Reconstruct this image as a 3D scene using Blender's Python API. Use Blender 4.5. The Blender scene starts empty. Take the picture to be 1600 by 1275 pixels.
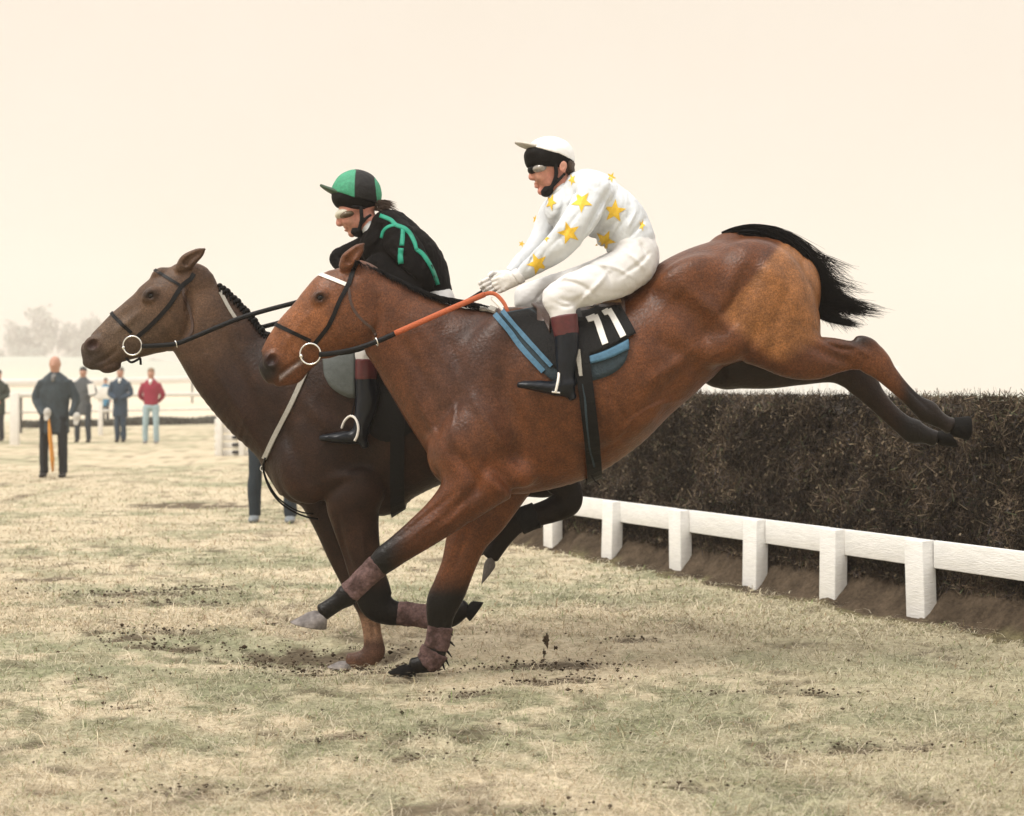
import bpy, bmesh, math, random
import numpy as np
from mathutils import Vector, Matrix
from mathutils.bvhtree import BVHTree

# ------------------------------------------------------------------ camera, sky, sun, exposure
scene = bpy.context.scene
FPX, CX, HY, CAMH = 2222.0, 800.0, 608.0, 1.30      # photo pixels: focal length, centre column, horizon row; eye height in metres
cam_d = bpy.data.cameras.new('camera'); cam = bpy.data.objects.new('camera', cam_d)
scene.collection.objects.link(cam); scene.camera = cam
cam.location = (0, 0, CAMH); cam.rotation_euler = (math.radians(90), 0, 0)
cam_d.sensor_width = 36.0; cam_d.lens = 36.0*FPX/1600.0
cam_d.shift_y = -(637.5-HY)/1600.0
cam_d.clip_start = 0.1; cam_d.clip_end = 5000
cam_d.dof.use_dof = True; cam_d.dof.focus_distance = 6.45; cam_d.dof.aperture_fstop = 2.8

SUN_EL, SUN_ROT = math.radians(54), math.radians(230)
world = bpy.data.worlds.new('World'); scene.world = world; world.use_nodes = True
wt = world.node_tree; wt.nodes.clear()
w_out = wt.nodes.new('ShaderNodeOutputWorld')
bg1 = wt.nodes.new('ShaderNodeBackground'); bg2 = wt.nodes.new('ShaderNodeBackground'); add = wt.nodes.new('ShaderNodeAddShader')
sky = wt.nodes.new('ShaderNodeTexSky'); sky.sky_type = 'NISHITA'; sky.sun_disc = False
sky.sun_elevation = SUN_EL; sky.sun_rotation = SUN_ROT; sky.dust_density = 4
wt.links.new(sky.outputs[0], bg1.inputs[0]); bg1.inputs[1].default_value = 0.012
# overcast cloud layer: cream veil, brighter towards the zenith, faint mottling
tc = wt.nodes.new('ShaderNodeTexCoord'); sep = wt.nodes.new('ShaderNodeSeparateXYZ')
wt.links.new(tc.outputs['Generated'], sep.inputs[0])
ramp = wt.nodes.new('ShaderNodeValToRGB'); cr = ramp.color_ramp
cr.elements[0].position = 0.0; cr.elements[0].color = (0.96, 0.87, 0.74, 1)
cr.elements[1].position = 0.30; cr.elements[1].color = (0.98, 0.865, 0.72, 1)
e = cr.elements.new(0.50); e.color = (1.22, 1.15, 1.06, 1)
e = cr.elements.new(1.0); e.color = (2.25, 2.22, 2.2, 1)
wt.links.new(sep.outputs[2], ramp.inputs[0])
wn = wt.nodes.new('ShaderNodeTexNoise'); wn.inputs['Scale'].default_value = 5.0; wn.inputs['Detail'].default_value = 4
wt.links.new(tc.outputs['Generated'], wn.inputs['Vector'])
wm = wt.nodes.new('ShaderNodeMix'); wm.data_type = 'RGBA'; wm.blend_type = 'MULTIPLY'; wm.inputs[0].default_value = 1.0
wr = wt.nodes.new('ShaderNodeValToRGB'); wr.color_ramp.elements[0].position = 0.3; wr.color_ramp.elements[0].color = (0.965, 0.955, 0.93, 1)
wr.color_ramp.elements[1].position = 0.7; wr.color_ramp.elements[1].color = (1.0, 1.0, 1.0, 1)
wt.links.new(wn.outputs[0], wr.inputs[0]); wt.links.new(ramp.outputs[0], wm.inputs[6]); wt.links.new(wr.outputs[0], wm.inputs[7])
wt.links.new(wm.outputs[2], bg2.inputs[0]); bg2.inputs[1].default_value = 0.87
wt.links.new(bg1.outputs[0], add.inputs[0]); wt.links.new(bg2.outputs[0], add.inputs[1]); wt.links.new(add.outputs[0], w_out.inputs[0])
sun_d = bpy.data.lights.new('sun', 'SUN'); sun_d.energy = 2.3; sun_d.angle = math.radians(20); sun_d.color = (1.0, 0.96, 0.89)
sun = bpy.data.objects.new('sun', sun_d); scene.collection.objects.link(sun)
sun.rotation_euler = (math.radians(90)-SUN_EL, 0, math.radians(-50))
vs = scene.view_settings; vs.view_transform = 'Standard'; vs.look = 'None'; vs.exposure = 0.10; vs.gamma = 1.0; vs.use_curve_mapping = False
scene.cycles.volume_bounces = 1

# ------------------------------------------------------------------ helpers
rng = np.random.default_rng(7); random.seed(7)
COL = scene.collection
def P(x, y, Y):
    """point seen at photo pixel (x, y) and standing Y metres from the camera"""
    return Vector(((x-CX)/FPX*Y, Y, CAMH-(y-HY)/FPX*Y))
def link(o, parent=None):
    COL.objects.link(o)
    if parent is not None:
        o.parent = parent; o.matrix_parent_inverse = Matrix.Translation(-parent.location)
    return o
def tag(o, label=None, cat=None, group=None, kind=None):
    if label: o['label'] = label
    if cat: o['category'] = cat
    if group: o['group'] = group
    if kind: o['kind'] = kind
    return o
def thing(name, loc, label, cat, group=None):
    o = bpy.data.objects.new(name, None); o.location = loc; COL.objects.link(o); o.empty_display_size = .1
    return tag(o, label, cat, group)
def mesh_obj(name, verts, faces, mats, parent=None, smooth=True, cols=None, mat_idx=None):
    me = bpy.data.meshes.new(name)
    verts = np.asarray(verts, dtype=np.float32).reshape(-1, 3)
    if isinstance(faces, np.ndarray) and len(faces):
        n, k = faces.shape
        me.vertices.add(len(verts)); me.vertices.foreach_set('co', verts.ravel())
        me.loops.add(n*k); me.loops.foreach_set('vertex_index', faces.astype(np.int32).ravel())
        me.polygons.add(n); me.polygons.foreach_set('loop_start', np.arange(0, n*k, k, dtype=np.int32))
        me.update(calc_edges=True)
    else:
        me.from_pydata([tuple(map(float, v)) for v in verts], [], [tuple(map(int, f)) for f in faces]); me.update()
    if not isinstance(mats, (list, tuple)): mats = [mats]
    for m in mats: me.materials.append(m)
    if mat_idx is not None: me.polygons.foreach_set('material_index', np.asarray(mat_idx, dtype=np.int32))
    me.polygons.foreach_set('use_smooth', np.full(len(me.polygons), bool(smooth)))
    if cols is not None:
        ca = me.color_attributes.new('Col', 'FLOAT_COLOR', 'POINT')
        c4 = np.ones((len(verts), 4), dtype=np.float32); c4[:, :3] = cols
        ca.data.foreach_set('color', c4.ravel())
    o = bpy.data.objects.new(name, me); link(o, parent)
    return o
class MB:
    """collects simple solids into one mesh"""
    def __init__(s): s.v = []; s.f = []; s.m = []
    def add(s, vs_, fs, m=0):
        b = len(s.v); s.v += [tuple(v) for v in vs_]; s.f += [tuple(i+b for i in f) for f in fs]; s.m += [m]*len(fs)
    def box(s, c, ax, ay, az, m=0):
        c = Vector(c); q = []
        for k in (-1, 1):
            for j in (-1, 1):
                for i in (-1, 1): q.append(c+ax*i+ay*j+az*k)
        s.add(q, [(0, 2, 3, 1), (4, 5, 7, 6), (0, 1, 5, 4), (2, 6, 7, 3), (0, 4, 6, 2), (1, 3, 7, 5)], m)
    def bevbox(s, c, ax, ay, az, b=.006, m=0):
        bm = bmesh.new(); bmesh.ops.create_cube(bm, size=2.0)
        M = Matrix((ax, ay, az)).transposed().to_4x4(); M.translation = Vector(c)
        bmesh.ops.transform(bm, matrix=M, verts=bm.verts)
        bmesh.ops.bevel(bm, geom=bm.edges[:], offset=b, segments=2, affect='EDGES', profile=.5)
        bm.verts.index_update(); s.add([v.co.copy() for v in bm.verts], [[v.index for v in f.verts] for f in bm.faces], m); bm.free()
    def tube(s, pts, r, n=8, m=0, flat=None, up=None):
        pts = [Vector(p) for p in pts]; L = len(pts); rs = r if hasattr(r, '__len__') else [r]*L
        vs_ = []; prev = None
        for i, p in enumerate(pts):
            t = (pts[min(i+1, L-1)]-pts[max(i-1, 0)]); t.normalize()
            a = up if up is not None else (prev if prev is not None else (Vector((0, 0, 1)) if abs(t.z) < .9 else Vector((0, 1, 0))))
            u = (a-t*a.dot(t)); u.normalize(); w = t.cross(u); prev = u
            fl = 1.0 if flat is None else flat
            for k in range(n):
                th = 2*math.pi*k/n
                vs_.append(p+u*(math.cos(th)*rs[i])+w*(math.sin(th)*rs[i]*fl))
        fs = []
        for i in range(L-1):
            for k in range(n):
                a = i*n+k; b = i*n+(k+1) % n
                fs.append((a, b, b+n, a+n))
        fs.append(tuple(range(n))[::-1]); fs.append(tuple(range((L-1)*n, L*n)))
        s.add(vs_, fs, m)
    def ring(s, c, R, r, nrm, n=28, k=8, m=0):
        c = Vector(c); nrm = Vector(nrm).normalized(); u = nrm.orthogonal().normalized(); w = nrm.cross(u); vs_ = []
        for i in range(n):
            a = 2*math.pi*i/n; d = u*math.cos(a)+w*math.sin(a)
            for j in range(k):
                b = 2*math.pi*j/k; vs_.append(c+d*(R+r*math.cos(b))+nrm*(r*math.sin(b)))
        s.add(vs_, [(i*k+j, ((i+1) % n)*k+j, ((i+1) % n)*k+(j+1) % k, i*k+(j+1) % k) for i in range(n) for j in range(k)], m)
    def build(s, name, mats, parent=None, smooth=False):
        return mesh_obj(name, s.v, s.f, mats, parent, smooth, mat_idx=s.m)
def catmull(pts, n):
    p = np.asarray(pts, dtype=float); p = np.vstack([2*p[0]-p[1], p, 2*p[-1]-p[-2]]); out = []
    for i in range(1, len(p)-2):
        for t in np.linspace(0, 1, n, endpoint=False):
            a, b, c, d = p[i-1], p[i], p[i+1], p[i+2]
            out.append(.5*((2*b)+(-a+c)*t+(2*a-5*b+4*c-d)*t*t+(-a+3*b-3*c+d)*t**3))
    out.append(p[-2]); return np.array(out)

# ------------------------------------------------------------------ materials (all procedural)
def mat(name, col=(.5, .5, .5), rough=.6, var=.12, scale=30, bump=0.0, bscale=None, attr=False, spec=.4, metal=0, sheen=0, col2=None, coat=0, detail=4, stretch=None, mott=0):
    m = bpy.data.materials.new(name); m.use_nodes = True; nt = m.node_tree; b = nt.nodes['Principled BSDF']
    b.inputs['Roughness'].default_value = rough; b.inputs['Specular IOR Level'].default_value = spec; b.inputs['Metallic'].default_value = metal
    b.inputs['Sheen Weight'].default_value = sheen; b.inputs['Coat Weight'].default_value = coat
    tcn = nt.nodes.new('ShaderNodeTexCoord'); nz = nt.nodes.new('ShaderNodeTexNoise')
    nz.inputs['Scale'].default_value = scale; nz.inputs['Detail'].default_value = detail; nz.inputs['Roughness'].default_value = .65
    src = tcn.outputs['Object']
    if stretch:
        mp = nt.nodes.new('ShaderNodeMapping'); mp.inputs['Scale'].default_value = stretch; nt.links.new(src, mp.inputs[0]); src = mp.outputs[0]
    nt.links.new(src, nz.inputs['Vector'])
    rp = nt.nodes.new('ShaderNodeValToRGB'); rp.color_ramp.elements[0].position = .3; rp.color_ramp.elements[1].position = .7
    mx = nt.nodes.new('ShaderNodeMix'); mx.data_type = 'RGBA'; mx.blend_type = 'MULTIPLY'; mx.inputs[0].default_value = 1
    lo = 1-var; hi = 1+var*.6
    rp.color_ramp.elements[0].color = (lo, lo, lo, 1); rp.color_ramp.elements[1].color = (hi, hi, hi, 1)
    nt.links.new(nz.outputs[0], rp.inputs[0]); nt.links.new(rp.outputs[0], mx.inputs[7])
    if attr:
        at = nt.nodes.new('ShaderNodeAttribute'); at.attribute_name = 'Col'; nt.links.new(at.outputs[0], mx.inputs[6])
    elif col2 is not None:
        n2 = nt.nodes.new('ShaderNodeTexNoise'); n2.inputs['Scale'].default_value = scale*.3; n2.inputs['Detail'].default_value = 5
        nt.links.new(src, n2.inputs['Vector']); r2 = nt.nodes.new('ShaderNodeValToRGB')
        r2.color_ramp.elements[0].position = .4; r2.color_ramp.elements[1].position = .6
        r2.color_ramp.elements[0].color = (*col, 1); r2.color_ramp.elements[1].color = (*col2, 1)
        nt.links.new(n2.outputs[0], r2.inputs[0]); nt.links.new(r2.outputs[0], mx.inputs[6])
    else: mx.inputs[6].default_value = (*col, 1)
    outc = mx.outputs[2]
    if mott:
        for sc_, am in ((14, mott), (170, mott*1.1)):
            n4 = nt.nodes.new('ShaderNodeTexNoise'); n4.inputs['Scale'].default_value = sc_; n4.inputs['Detail'].default_value = 3; nt.links.new(src, n4.inputs['Vector'])
            r4 = nt.nodes.new('ShaderNodeValToRGB'); r4.color_ramp.elements[0].position = .36; r4.color_ramp.elements[1].position = .64
            r4.color_ramp.elements[0].color = (1-am, 1-am, 1-am*.9, 1); r4.color_ramp.elements[1].color = (1+am, 1+am*.95, 1+am*.85, 1); nt.links.new(n4.outputs[0], r4.inputs[0])
            m4 = nt.nodes.new('ShaderNodeMix'); m4.data_type = 'RGBA'; m4.blend_type = 'MULTIPLY'; m4.inputs[0].default_value = 1; nt.links.new(outc, m4.inputs[6]); nt.links.new(r4.outputs[0], m4.inputs[7]); outc = m4.outputs[2]
    nt.links.new(outc, b.inputs['Base Color'])
    if bump:
        bn = nt.nodes.new('ShaderNodeBump'); bn.inputs['Strength'].default_value = bump; bn.inputs['Distance'].default_value = .01
        n3 = nt.nodes.new('ShaderNodeTexNoise'); n3.inputs['Scale'].default_value = bscale or scale; n3.inputs['Detail'].default_value = 5
        nt.links.new(src, n3.inputs['Vector']); nt.links.new(n3.outputs[0], bn.inputs['Height']); nt.links.new(bn.outputs[0], b.inputs['Normal'])
    return m
M = dict(
    coat=mat('horse_coat', attr=True, rough=.38, var=.28, scale=85, bump=.35, bscale=70, spec=.26, sheen=0, detail=8, mott=.2),
    coat2=mat('dark_horse_coat', attr=True, rough=.46, var=.28, scale=85, bump=.3, bscale=70, spec=.2, sheen=0, detail=8, mott=.2),
    hoof_mid=mat('grey_hoof', (.10, .085, .075), .6, .3, 60, .3, 80),
    hair=mat('black_hair', (.0035, .003, .003), .6, .3, 60, spec=.12),
    hoof_pale=mat('pale_hoof', (.24, .215, .205), .6, .3, 60, .3, 80, col2=(.12, .105, .10)),
    hoof_dark=mat('dark_hoof', (.005, .0045, .004), .75, .3, 60, .3, 80, spec=.12),
    eye=mat('horse_eye', (.008, .006, .005), .16, .1, 20, spec=.35),
    leather=mat('black_leather', (.0035, .0035, .004), .5, .25, 90, .2, 120, spec=.2),
    brown_leather=mat('brown_leather', (.06, .032, .022), .4, .25, 70, .2, 100, spec=.5),
    tan_leather=mat('tan_leather', (.30, .19, .11), .5, .25, 70, .2, 100),
    white_strap=mat('white_strap', (.80, .76, .70), .6, .1, 60),
    grey_web=mat('grey_webbing', (.36, .34, .30), .8, .2, 150, .3, 200),
    steel=mat('polished_steel', (.78, .77, .74), .22, .1, 40, metal=1),
    rubber=mat('orange_rubber_rein', (.50, .12, .045), .65, .2, 120, .6, 260),
    mauve=mat('mauve_bandage', (.145, .085, .080), .9, .45, 70, .6, 110, col2=(.055, .028, .024)),
    mahogany=mat('mahogany_boot_top', (.095, .018, .020), .4, .3, 40, .15, 60, spec=.5),
    boot=mat('black_boot_leather', (.0035, .006, .011), .32, .3, 30, .25, 40, spec=.33),
    white_silk=mat('white_silk', (.66, .69, .72), .6, .08, 14, .6, 16, spec=.2),
    yellow=mat('yellow_star_silk', (.82, .53, .05), .6, .12, 60, .2, 40),
    breeches=mat('white_breeches', (.70, .69, .68), .7, .08, 14, .6, 15, spec=.2),
    black_silk=mat('black_silk', (.004, .003, .0027), .8, .45, 25, .6, 34, spec=.12),
    green_silk=mat('green_braid', (.010, .27, .17), .6, .2, 60, .2, 50),
    cap_green=mat('green_cap_silk', (.05, .30, .17), .6, .2, 60, .4, 40),
    cap_dark=mat('dark_cap_silk', (.006, .005, .0045), .7, .3, 80, .3, 60, spec=.15),
    cap_white=mat('white_cap_silk', (.84, .83, .82), .55, .06, 20, .3, 25),
    peak_grey=mat('grey_peak', (.52, .49, .44), .6, .15, 30),
    peak_green=mat('dark_green_peak', (.03, .06, .03), .6, .3, 30),
    skin=mat('skin', (.50, .25, .175), .55, .25, 40, .3, 60, col2=(.56, .24, .18), spec=.35),
    lens=mat('goggle_lens', (.12, .085, .05), .12, .25, 40, spec=.5),
    lens_pale=mat('pale_goggle_lens', (.27, .24, .21), .10, .45, 60, spec=.9, coat=1),
    frame_pale=mat('pale_goggle_frame', (.55, .52, .42), .4, .1, 30),
    glove=mat('white_glove', (.70, .68, .65), .7, .12, 50, .3, 80),
    dark_glove=mat('black_glove', (.015, .013, .012), .7, .2, 50, .3, 80),
    brown_hair=mat('brown_hair', (.06, .035, .022), .6, .4, 80, .5, 120),
    blue=mat('blue_binding', (.06, .15, .235), .7, .2, 60, .2, 80),
    pad=mat('black_saddle_pad', (.0035, .0035, .004), .85, .3, 80, .4, 120),
    pad_grey=mat('slate_saddle_pad', (.022, .038, .048), .8, .3, 80, .4, 120),
    flap_grey=mat('grey_saddle_flap', (.075, .085, .080), .6, .2, 40, .2, 60),
    number=mat('white_number', (.82, .80, .76), .7, .05, 40),
    white_paint=mat('white_painted_wood', (.80, .79, .77), .6, .10, 12, .4, 30, col2=(.78, .77, .74), stretch=(1, 1, 5)),
)

# ------------------------------------------------------------------ implicit surfaces: bodies and clothes are grown as ONE smooth skin each
class Field:
    """distance field of one body; Y0 = distance of its middle plane. Stations are given in photo pixels on that plane plus metres sideways."""
    def __init__(s, lo, hi, vox, Y0):
        s.lo = np.array(lo, float); s.vox = vox; s.Y0 = Y0
        n = np.ceil((np.array(hi)-s.lo)/vox).astype(int)+1
        s.ax = [s.lo[i]+np.arange(n[i])*vox for i in range(3)]     # order x, z, y
        s.D = np.full(n, 1.0, dtype=np.float32)
    @staticmethod
    def px(x0, y0, x1, y1, yl, yh, vox, Y0):
        sc = Y0/FPX*1.06
        return Field([(x0-CX)/FPX*Y0-abs(yl)*.4-.02, CAMH-(y1-HY)/FPX*Y0-.06, Y0+yl], [(x1-CX)/FPX*Y0+abs(yh)*.4+.02, CAMH-(y0-HY)/FPX*Y0+.04, Y0+yh], vox, Y0)
    def _sl(s, lo, hi):
        r = []
        for i in range(3):
            a = int(np.clip(np.floor((lo[i]-s.lo[i])/s.vox), 0, s.D.shape[i])); b = int(np.clip(np.ceil((hi[i]-s.lo[i])/s.vox)+1, 0, s.D.shape[i]))
            r.append(slice(a, b))
        return tuple(r)
    def comb(s, sl, d, k, sub=False):
        A = s.D[sl]
        if sub:
            d = -d; h = np.maximum(k-np.abs(A-d), 0)/k; s.D[sl] = np.maximum(A, d)+h*h*k*.25
        else:
            h = np.maximum(k-np.abs(A-d), 0)/k; s.D[sl] = np.minimum(A, d)-h*h*k*.25
    def world(s, st):
        out = []
        for q in st:
            x, y, h, w, off = q; Y = s.Y0+off; p = P(x, y, Y); out.append((p.x, p.z, h*Y/FPX, w, Y))
        return out
    def chain(s, st, k=.03, cap=1.0, n=6, sub=False, wm=False):
        """st: (x px, y px, half thickness px, half width m, sideways offset m)"""
        S = catmull(st if wm else s.world(st), n); m = k+.02
        lo = [(S[:, 0]-S[:, 2]).min()-m, (S[:, 1]-S[:, 2]).min()-m, (S[:, 4]-S[:, 3]).min()-m]
        hi = [(S[:, 0]+S[:, 2]).max()+m, (S[:, 1]+S[:, 2]).max()+m, (S[:, 4]+S[:, 3]).max()+m]
        sl = s._sl(lo, hi); X = s.ax[0][sl[0]][:, None]; Z = s.ax[1][sl[1]][None, :]; V = s.ax[2][sl[2]][None, None, :]
        if 0 in s.D[sl].shape: return
        best = np.full((X.shape[0], Z.shape[1]), 1e9); U = np.zeros_like(best); T = np.zeros_like(best); A = np.zeros_like(best)
        for i in range(len(S)-1):
            ax, az = S[i, 0], S[i, 1]; bx, bz = S[i+1, 0]-ax, S[i+1, 1]-az; L = math.hypot(bx, bz)+1e-9; tx, tz = bx/L, bz/L
            al = (X-ax)*tx+(Z-az)*tz; t = np.clip(al/L, 0, 1); dx = X-ax-t*bx; dz = Z-az-t*bz; d2 = dx*dx+dz*dz
            u = -(X-ax)*tz+(Z-az)*tx; over = np.where((i == 0) & (al < 0), -al, 0)+np.where((i == len(S)-2) & (al > L), al-L, 0)
            # interior joints: use full radial distance
            ur = np.sqrt(np.maximum(d2-over**2, 0))
            msk = d2 < best; best = np.where(msk, d2, best); U = np.where(msk, ur, U); A = np.where(msk, over, A); T = np.where(msk, i+t, T)
        idx = np.clip(T.astype(int), 0, len(S)-2); fr = T-idx
        itp = lambda c: (S[idx, c]*(1-fr)+S[idx+1, c]*fr)[:, :, None]
        h, w, Yc = itp(2), itp(3), itp(4); c = np.minimum(h, w)*cap
        U = U[:, :, None]; A = A[:, :, None]; v = V-Yc
        r = np.sqrt((U/h)**2+(v/w)**2+(A/c)**2+1e-8); g = np.sqrt((U/h**2)**2+(v/w**2)**2+(A/c**2)**2+1e-8/h**2)
        s.comb(sl, (r*(r-1)/g).astype(np.float32), k, sub)
    def ribs(s, pairs, k=.03, cap=1.0, n=6):
        """pairs: ((x,y),(x,y) outline points on either side, half width m, offset m)"""
        st = [((a[0]+b[0])/2, (a[1]+b[1])/2, math.hypot(a[0]-b[0], a[1]-b[1])/2, w, o) for a, b, w, o in pairs]
        s.chain(st, k, cap, n)
    def ell(s, x, y, rx, ry, w, off=0, ang=0, k=.02, sub=False, wm=False):
        if wm: cx, cz, cy, a, b = x, y, off, rx, ry
        else:
            Y = s.Y0+off; p = P(x, y, Y); cx, cz, cy, a, b = p.x, p.z, Y, rx*Y/FPX, ry*Y/FPX
        R = max(a, b)+k+.02; sl = s._sl([cx-R, cz-R, cy-w-k-.02], [cx+R, cz+R, cy+w+k+.02])
        if 0 in s.D[sl].shape: return
        X = s.ax[0][sl[0]][:, None, None]-cx; Z = s.ax[1][sl[1]][None, :, None]-cz; V = s.ax[2][sl[2]][None, None, :]-cy
        c_, s_ = math.cos(math.radians(ang)), math.sin(math.radians(ang)); u = X*c_+Z*s_; t = -X*s_+Z*c_
        r = np.sqrt((u/a)**2+(t/b)**2+(V/w)**2+1e-8); g = np.sqrt((u/a**2)**2+(t/b**2)**2+(V/w**2)**2+1e-8/a**2)
        s.comb(sl, (r*(r-1)/g).astype(np.float32), k, sub)
    def cap3(s, a, b, ra, rb, k=.01, sub=False):
        """round cone between world points"""
        a = np.array(a); b = np.array(b); R = max(ra, rb)+k+.015
        mn = np.minimum(a, b)-R; mx = np.maximum(a, b)+R; sl = s._sl([mn[0], mn[2], mn[1]], [mx[0], mx[2], mx[1]])
        if 0 in s.D[sl].shape: return
        X = s.ax[0][sl[0]][:, None, None]; Z = s.ax[1][sl[1]][None, :, None]; V = s.ax[2][sl[2]][None, None, :]
        ab = b-a; t = np.clip(((X-a[0])*ab[0]+(V-a[1])*ab[1]+(Z-a[2])*ab[2])/max(ab.dot(ab), 1e-9), 0, 1)
        d = np.sqrt((X-a[0]-t*ab[0])**2+(V-a[1]-t*ab[1])**2+(Z-a[2]-t*ab[2])**2)-(ra+(rb-ra)*t)
        s.comb(sl, d.astype(np.float32), k, sub)
    def crease(s, pts, width, amp, side=0, off=0):
        """pts px polyline; amp > 0 carves a soft groove amp metres deep, amp < 0 raises a ridge"""
        W = catmull([(P(x, y, s.Y0+off).x, P(x, y, s.Y0+off).z) for x, y in pts], 5) if len(pts) > 1 else np.array([(P(*pts[0], s.Y0+off).x, P(*pts[0], s.Y0+off).z)]*2)
        wd = width*s.Y0/FPX; lo = W.min(0)-3*wd; hi = W.max(0)+3*wd
        sl = s._sl([lo[0], lo[1], s.ax[2][0] if side <= 0 else s.Y0], [hi[0], hi[1], s.ax[2][-1] if side >= 0 else s.Y0])
        if 0 in s.D[sl].shape: return
        X = s.ax[0][sl[0]][:, None]; Z = s.ax[1][sl[1]][None, :]; best = np.full((X.shape[0], Z.shape[1]), 1e9); TT = np.zeros_like(best)
        L = len(W)-1
        for i in range(L):
            ax, az = W[i]; bx, bz = W[i+1]-W[i]; t = np.clip(((X-ax)*bx+(Z-az)*bz)/(bx*bx+bz*bz+1e-12), 0, 1)
            d2 = (X-ax-t*bx)**2+(Z-az-t*bz)**2; mk = d2 < best; best = np.where(mk, d2, best); TT = np.where(mk, (i+t)/L, TT)
        fade = np.sin(np.pi*np.clip(TT, .04, .96))**.6 if len(pts) > 1 else 1.0
        s.D[sl] += (1.8*amp*np.exp(-best/wd**2)*fade)[:, :, None].astype(np.float32)
    def ripple(s, amp, freq, seed=0, st=(1, 1, 1)):
        """cloth wrinkles: warped waves"""
        r = np.random.default_rng(seed); X = s.ax[0][:, None, None].astype(np.float32); Z = s.ax[1][None, :, None].astype(np.float32); V = s.ax[2][None, None, :].astype(np.float32)
        acc = 0
        for i in range(5):
            d = r.normal(size=3)*np.array(st); d /= np.linalg.norm(d); f = freq*(.7+.35*i); ph = r.uniform(0, 6.28)
            e = r.normal(size=3); e /= np.linalg.norm(e)
            acc = acc+np.sin(f*(d[0]*X+d[1]*Z+d[2]*V)+ph+1.6*np.sin(f*.45*(e[0]*X+e[1]*Z+e[2]*V)+ph*2))/(1+.5*i)
        s.D += (amp*acc).astype(np.float32)
    def fold(s, amp, freq, seed=0, d0=(1, 0, 1), spread=.5):
        """sharp cloth folds running roughly across direction d0 (x, z, y)"""
        r = np.random.default_rng(seed); X = s.ax[0][:, None, None].astype(np.float32); Z = s.ax[1][None, :, None].astype(np.float32); V = s.ax[2][None, None, :].astype(np.float32); acc = 0
        for i in range(4):
            d = np.array(d0, float)/np.linalg.norm(d0)+r.normal(size=3)*spread; d /= np.linalg.norm(d); f = freq*(.6+.5*i); e = r.normal(size=3); e /= np.linalg.norm(e); g = r.normal(size=3); g /= np.linalg.norm(g)
            w = np.sin(f*(d[0]*X+d[1]*Z+d[2]*V)+2.2*np.sin(f*.4*(e[0]*X+e[1]*Z+e[2]*V))+r.uniform(0, 6)); mask = .5+.5*np.sin(f*.33*(g[0]*X+g[1]*Z+g[2]*V)+r.uniform(0, 6))
            acc = acc+mask*(np.abs(w)**.6-.7)/(1+.45*i)
        s.D -= (amp*acc).astype(np.float32)
    def cut(s, a, b, off=0):
        """remove what lies below the px line a->b (a on the left) (seen in the photo), right angles to the middle plane"""
        pa, pb = P(*a, s.Y0+off), P(*b, s.Y0+off); t = Vector((pb.x-pa.x, pb.z-pa.z)).normalized()
        X = s.ax[0][:, None, None]-pa.x; Z = s.ax[1][None, :, None]-pa.z
        d = (X*t.y-Z*t.x); s.D = np.maximum(s.D, d.astype(np.float32)*np.ones_like(s.D))
    def mesh(s, smooth=0):
        D = s.D; S = D < 0; nx, nz, ny = D.shape
        c = [S[i:nx-1+i, j:nz-1+j, k:ny-1+k] for i in (0, 1) for j in (0, 1) for k in (0, 1)]
        cnt = sum(q.astype(np.int8) for q in c); act = (cnt > 0) & (cnt < 8)
        I = np.argwhere(act); idx = np.full(act.shape, -1, dtype=np.int32); idx[act] = np.arange(len(I))
        acc = np.zeros((len(I), 3)); num = np.zeros(len(I))
        off = [(i, j, k) for i in (0, 1) for j in (0, 1) for k in (0, 1)]
        val = {o: D[I[:, 0]+o[0], I[:, 1]+o[1], I[:, 2]+o[2]].astype(float) for o in off}
        for o in off:
            for a in range(3):
                if o[a] == 0:
                    q = list(o); q[a] = 1; q = tuple(q); v0, v1 = val[o], val[q]; m = (v0 < 0) != (v1 < 0)
                    t = np.where(m, v0/np.where(m, v0-v1, 1), 0)
                    pt = np.tile(np.array(o, float), (len(I), 1)); pt[:, a] += t
                    acc[m] += pt[m]; num[m] += 1
        V = (I+acc/num[:, None])*s.vox
        V = np.stack([V[:, 0]+s.lo[0], V[:, 2]+s.lo[2], V[:, 1]+s.lo[1]], 1)      # world x, y, z
        F = []
        # edges along each axis
        for a in range(3):
            sh = [slice(1, -1)]*3; sh[a] = slice(0, -1); sh2 = list(sh); sh2[a] = slice(1, None)
            A = S[tuple(sh)]; B = S[tuple(sh2)]; E = np.argwhere(A != B); inside = A[A != B]
            base = E.copy()
            for q in range(3):
                if q != a: base[:, q] += 1
            b, c2 = [q for q in range(3) if q != a]
            def cell(db, dc):
                t = base.copy(); t[:, b] += db; t[:, c2] += dc; return idx[t[:, 0], t[:, 1], t[:, 2]]
            q4 = np.stack([cell(-1, -1), cell(0, -1), cell(0, 0), cell(-1, 0)], 1)
            flip = inside if a in (0, 2) else ~inside
            q4[flip] = q4[flip][:, ::-1]; F.append(q4)
        F = np.concatenate(F)
        F = F[(F >= 0).all(1)]
        if smooth:
            for _ in range(smooth):
                s1 = np.zeros_like(V); n1 = np.zeros(len(V))
                for i in range(4):
                    a, b = F[:, i], F[:, (i+1) % 4]
                    for d_ in range(3): s1[:, d_] += np.bincount(a, V[b, d_], len(V))+np.bincount(b, V[a, d_], len(V))
                    n1 += np.bincount(a, minlength=len(V))+np.bincount(b, minlength=len(V))
                V = V*.5+.5*s1/np.maximum(n1, 1)[:, None]
        return V, F
    def px_of(s, V):
        """plane coordinates of mesh points, in photo pixels on the middle plane"""
        return CX+V[:, 0]*FPX/V[:, 1], HY+(CAMH-V[:, 2])*FPX/V[:, 1]
def bvh_of(V, F): return BVHTree.FromPolygons([Vector(v) for v in V.tolist()], F.tolist())
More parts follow.
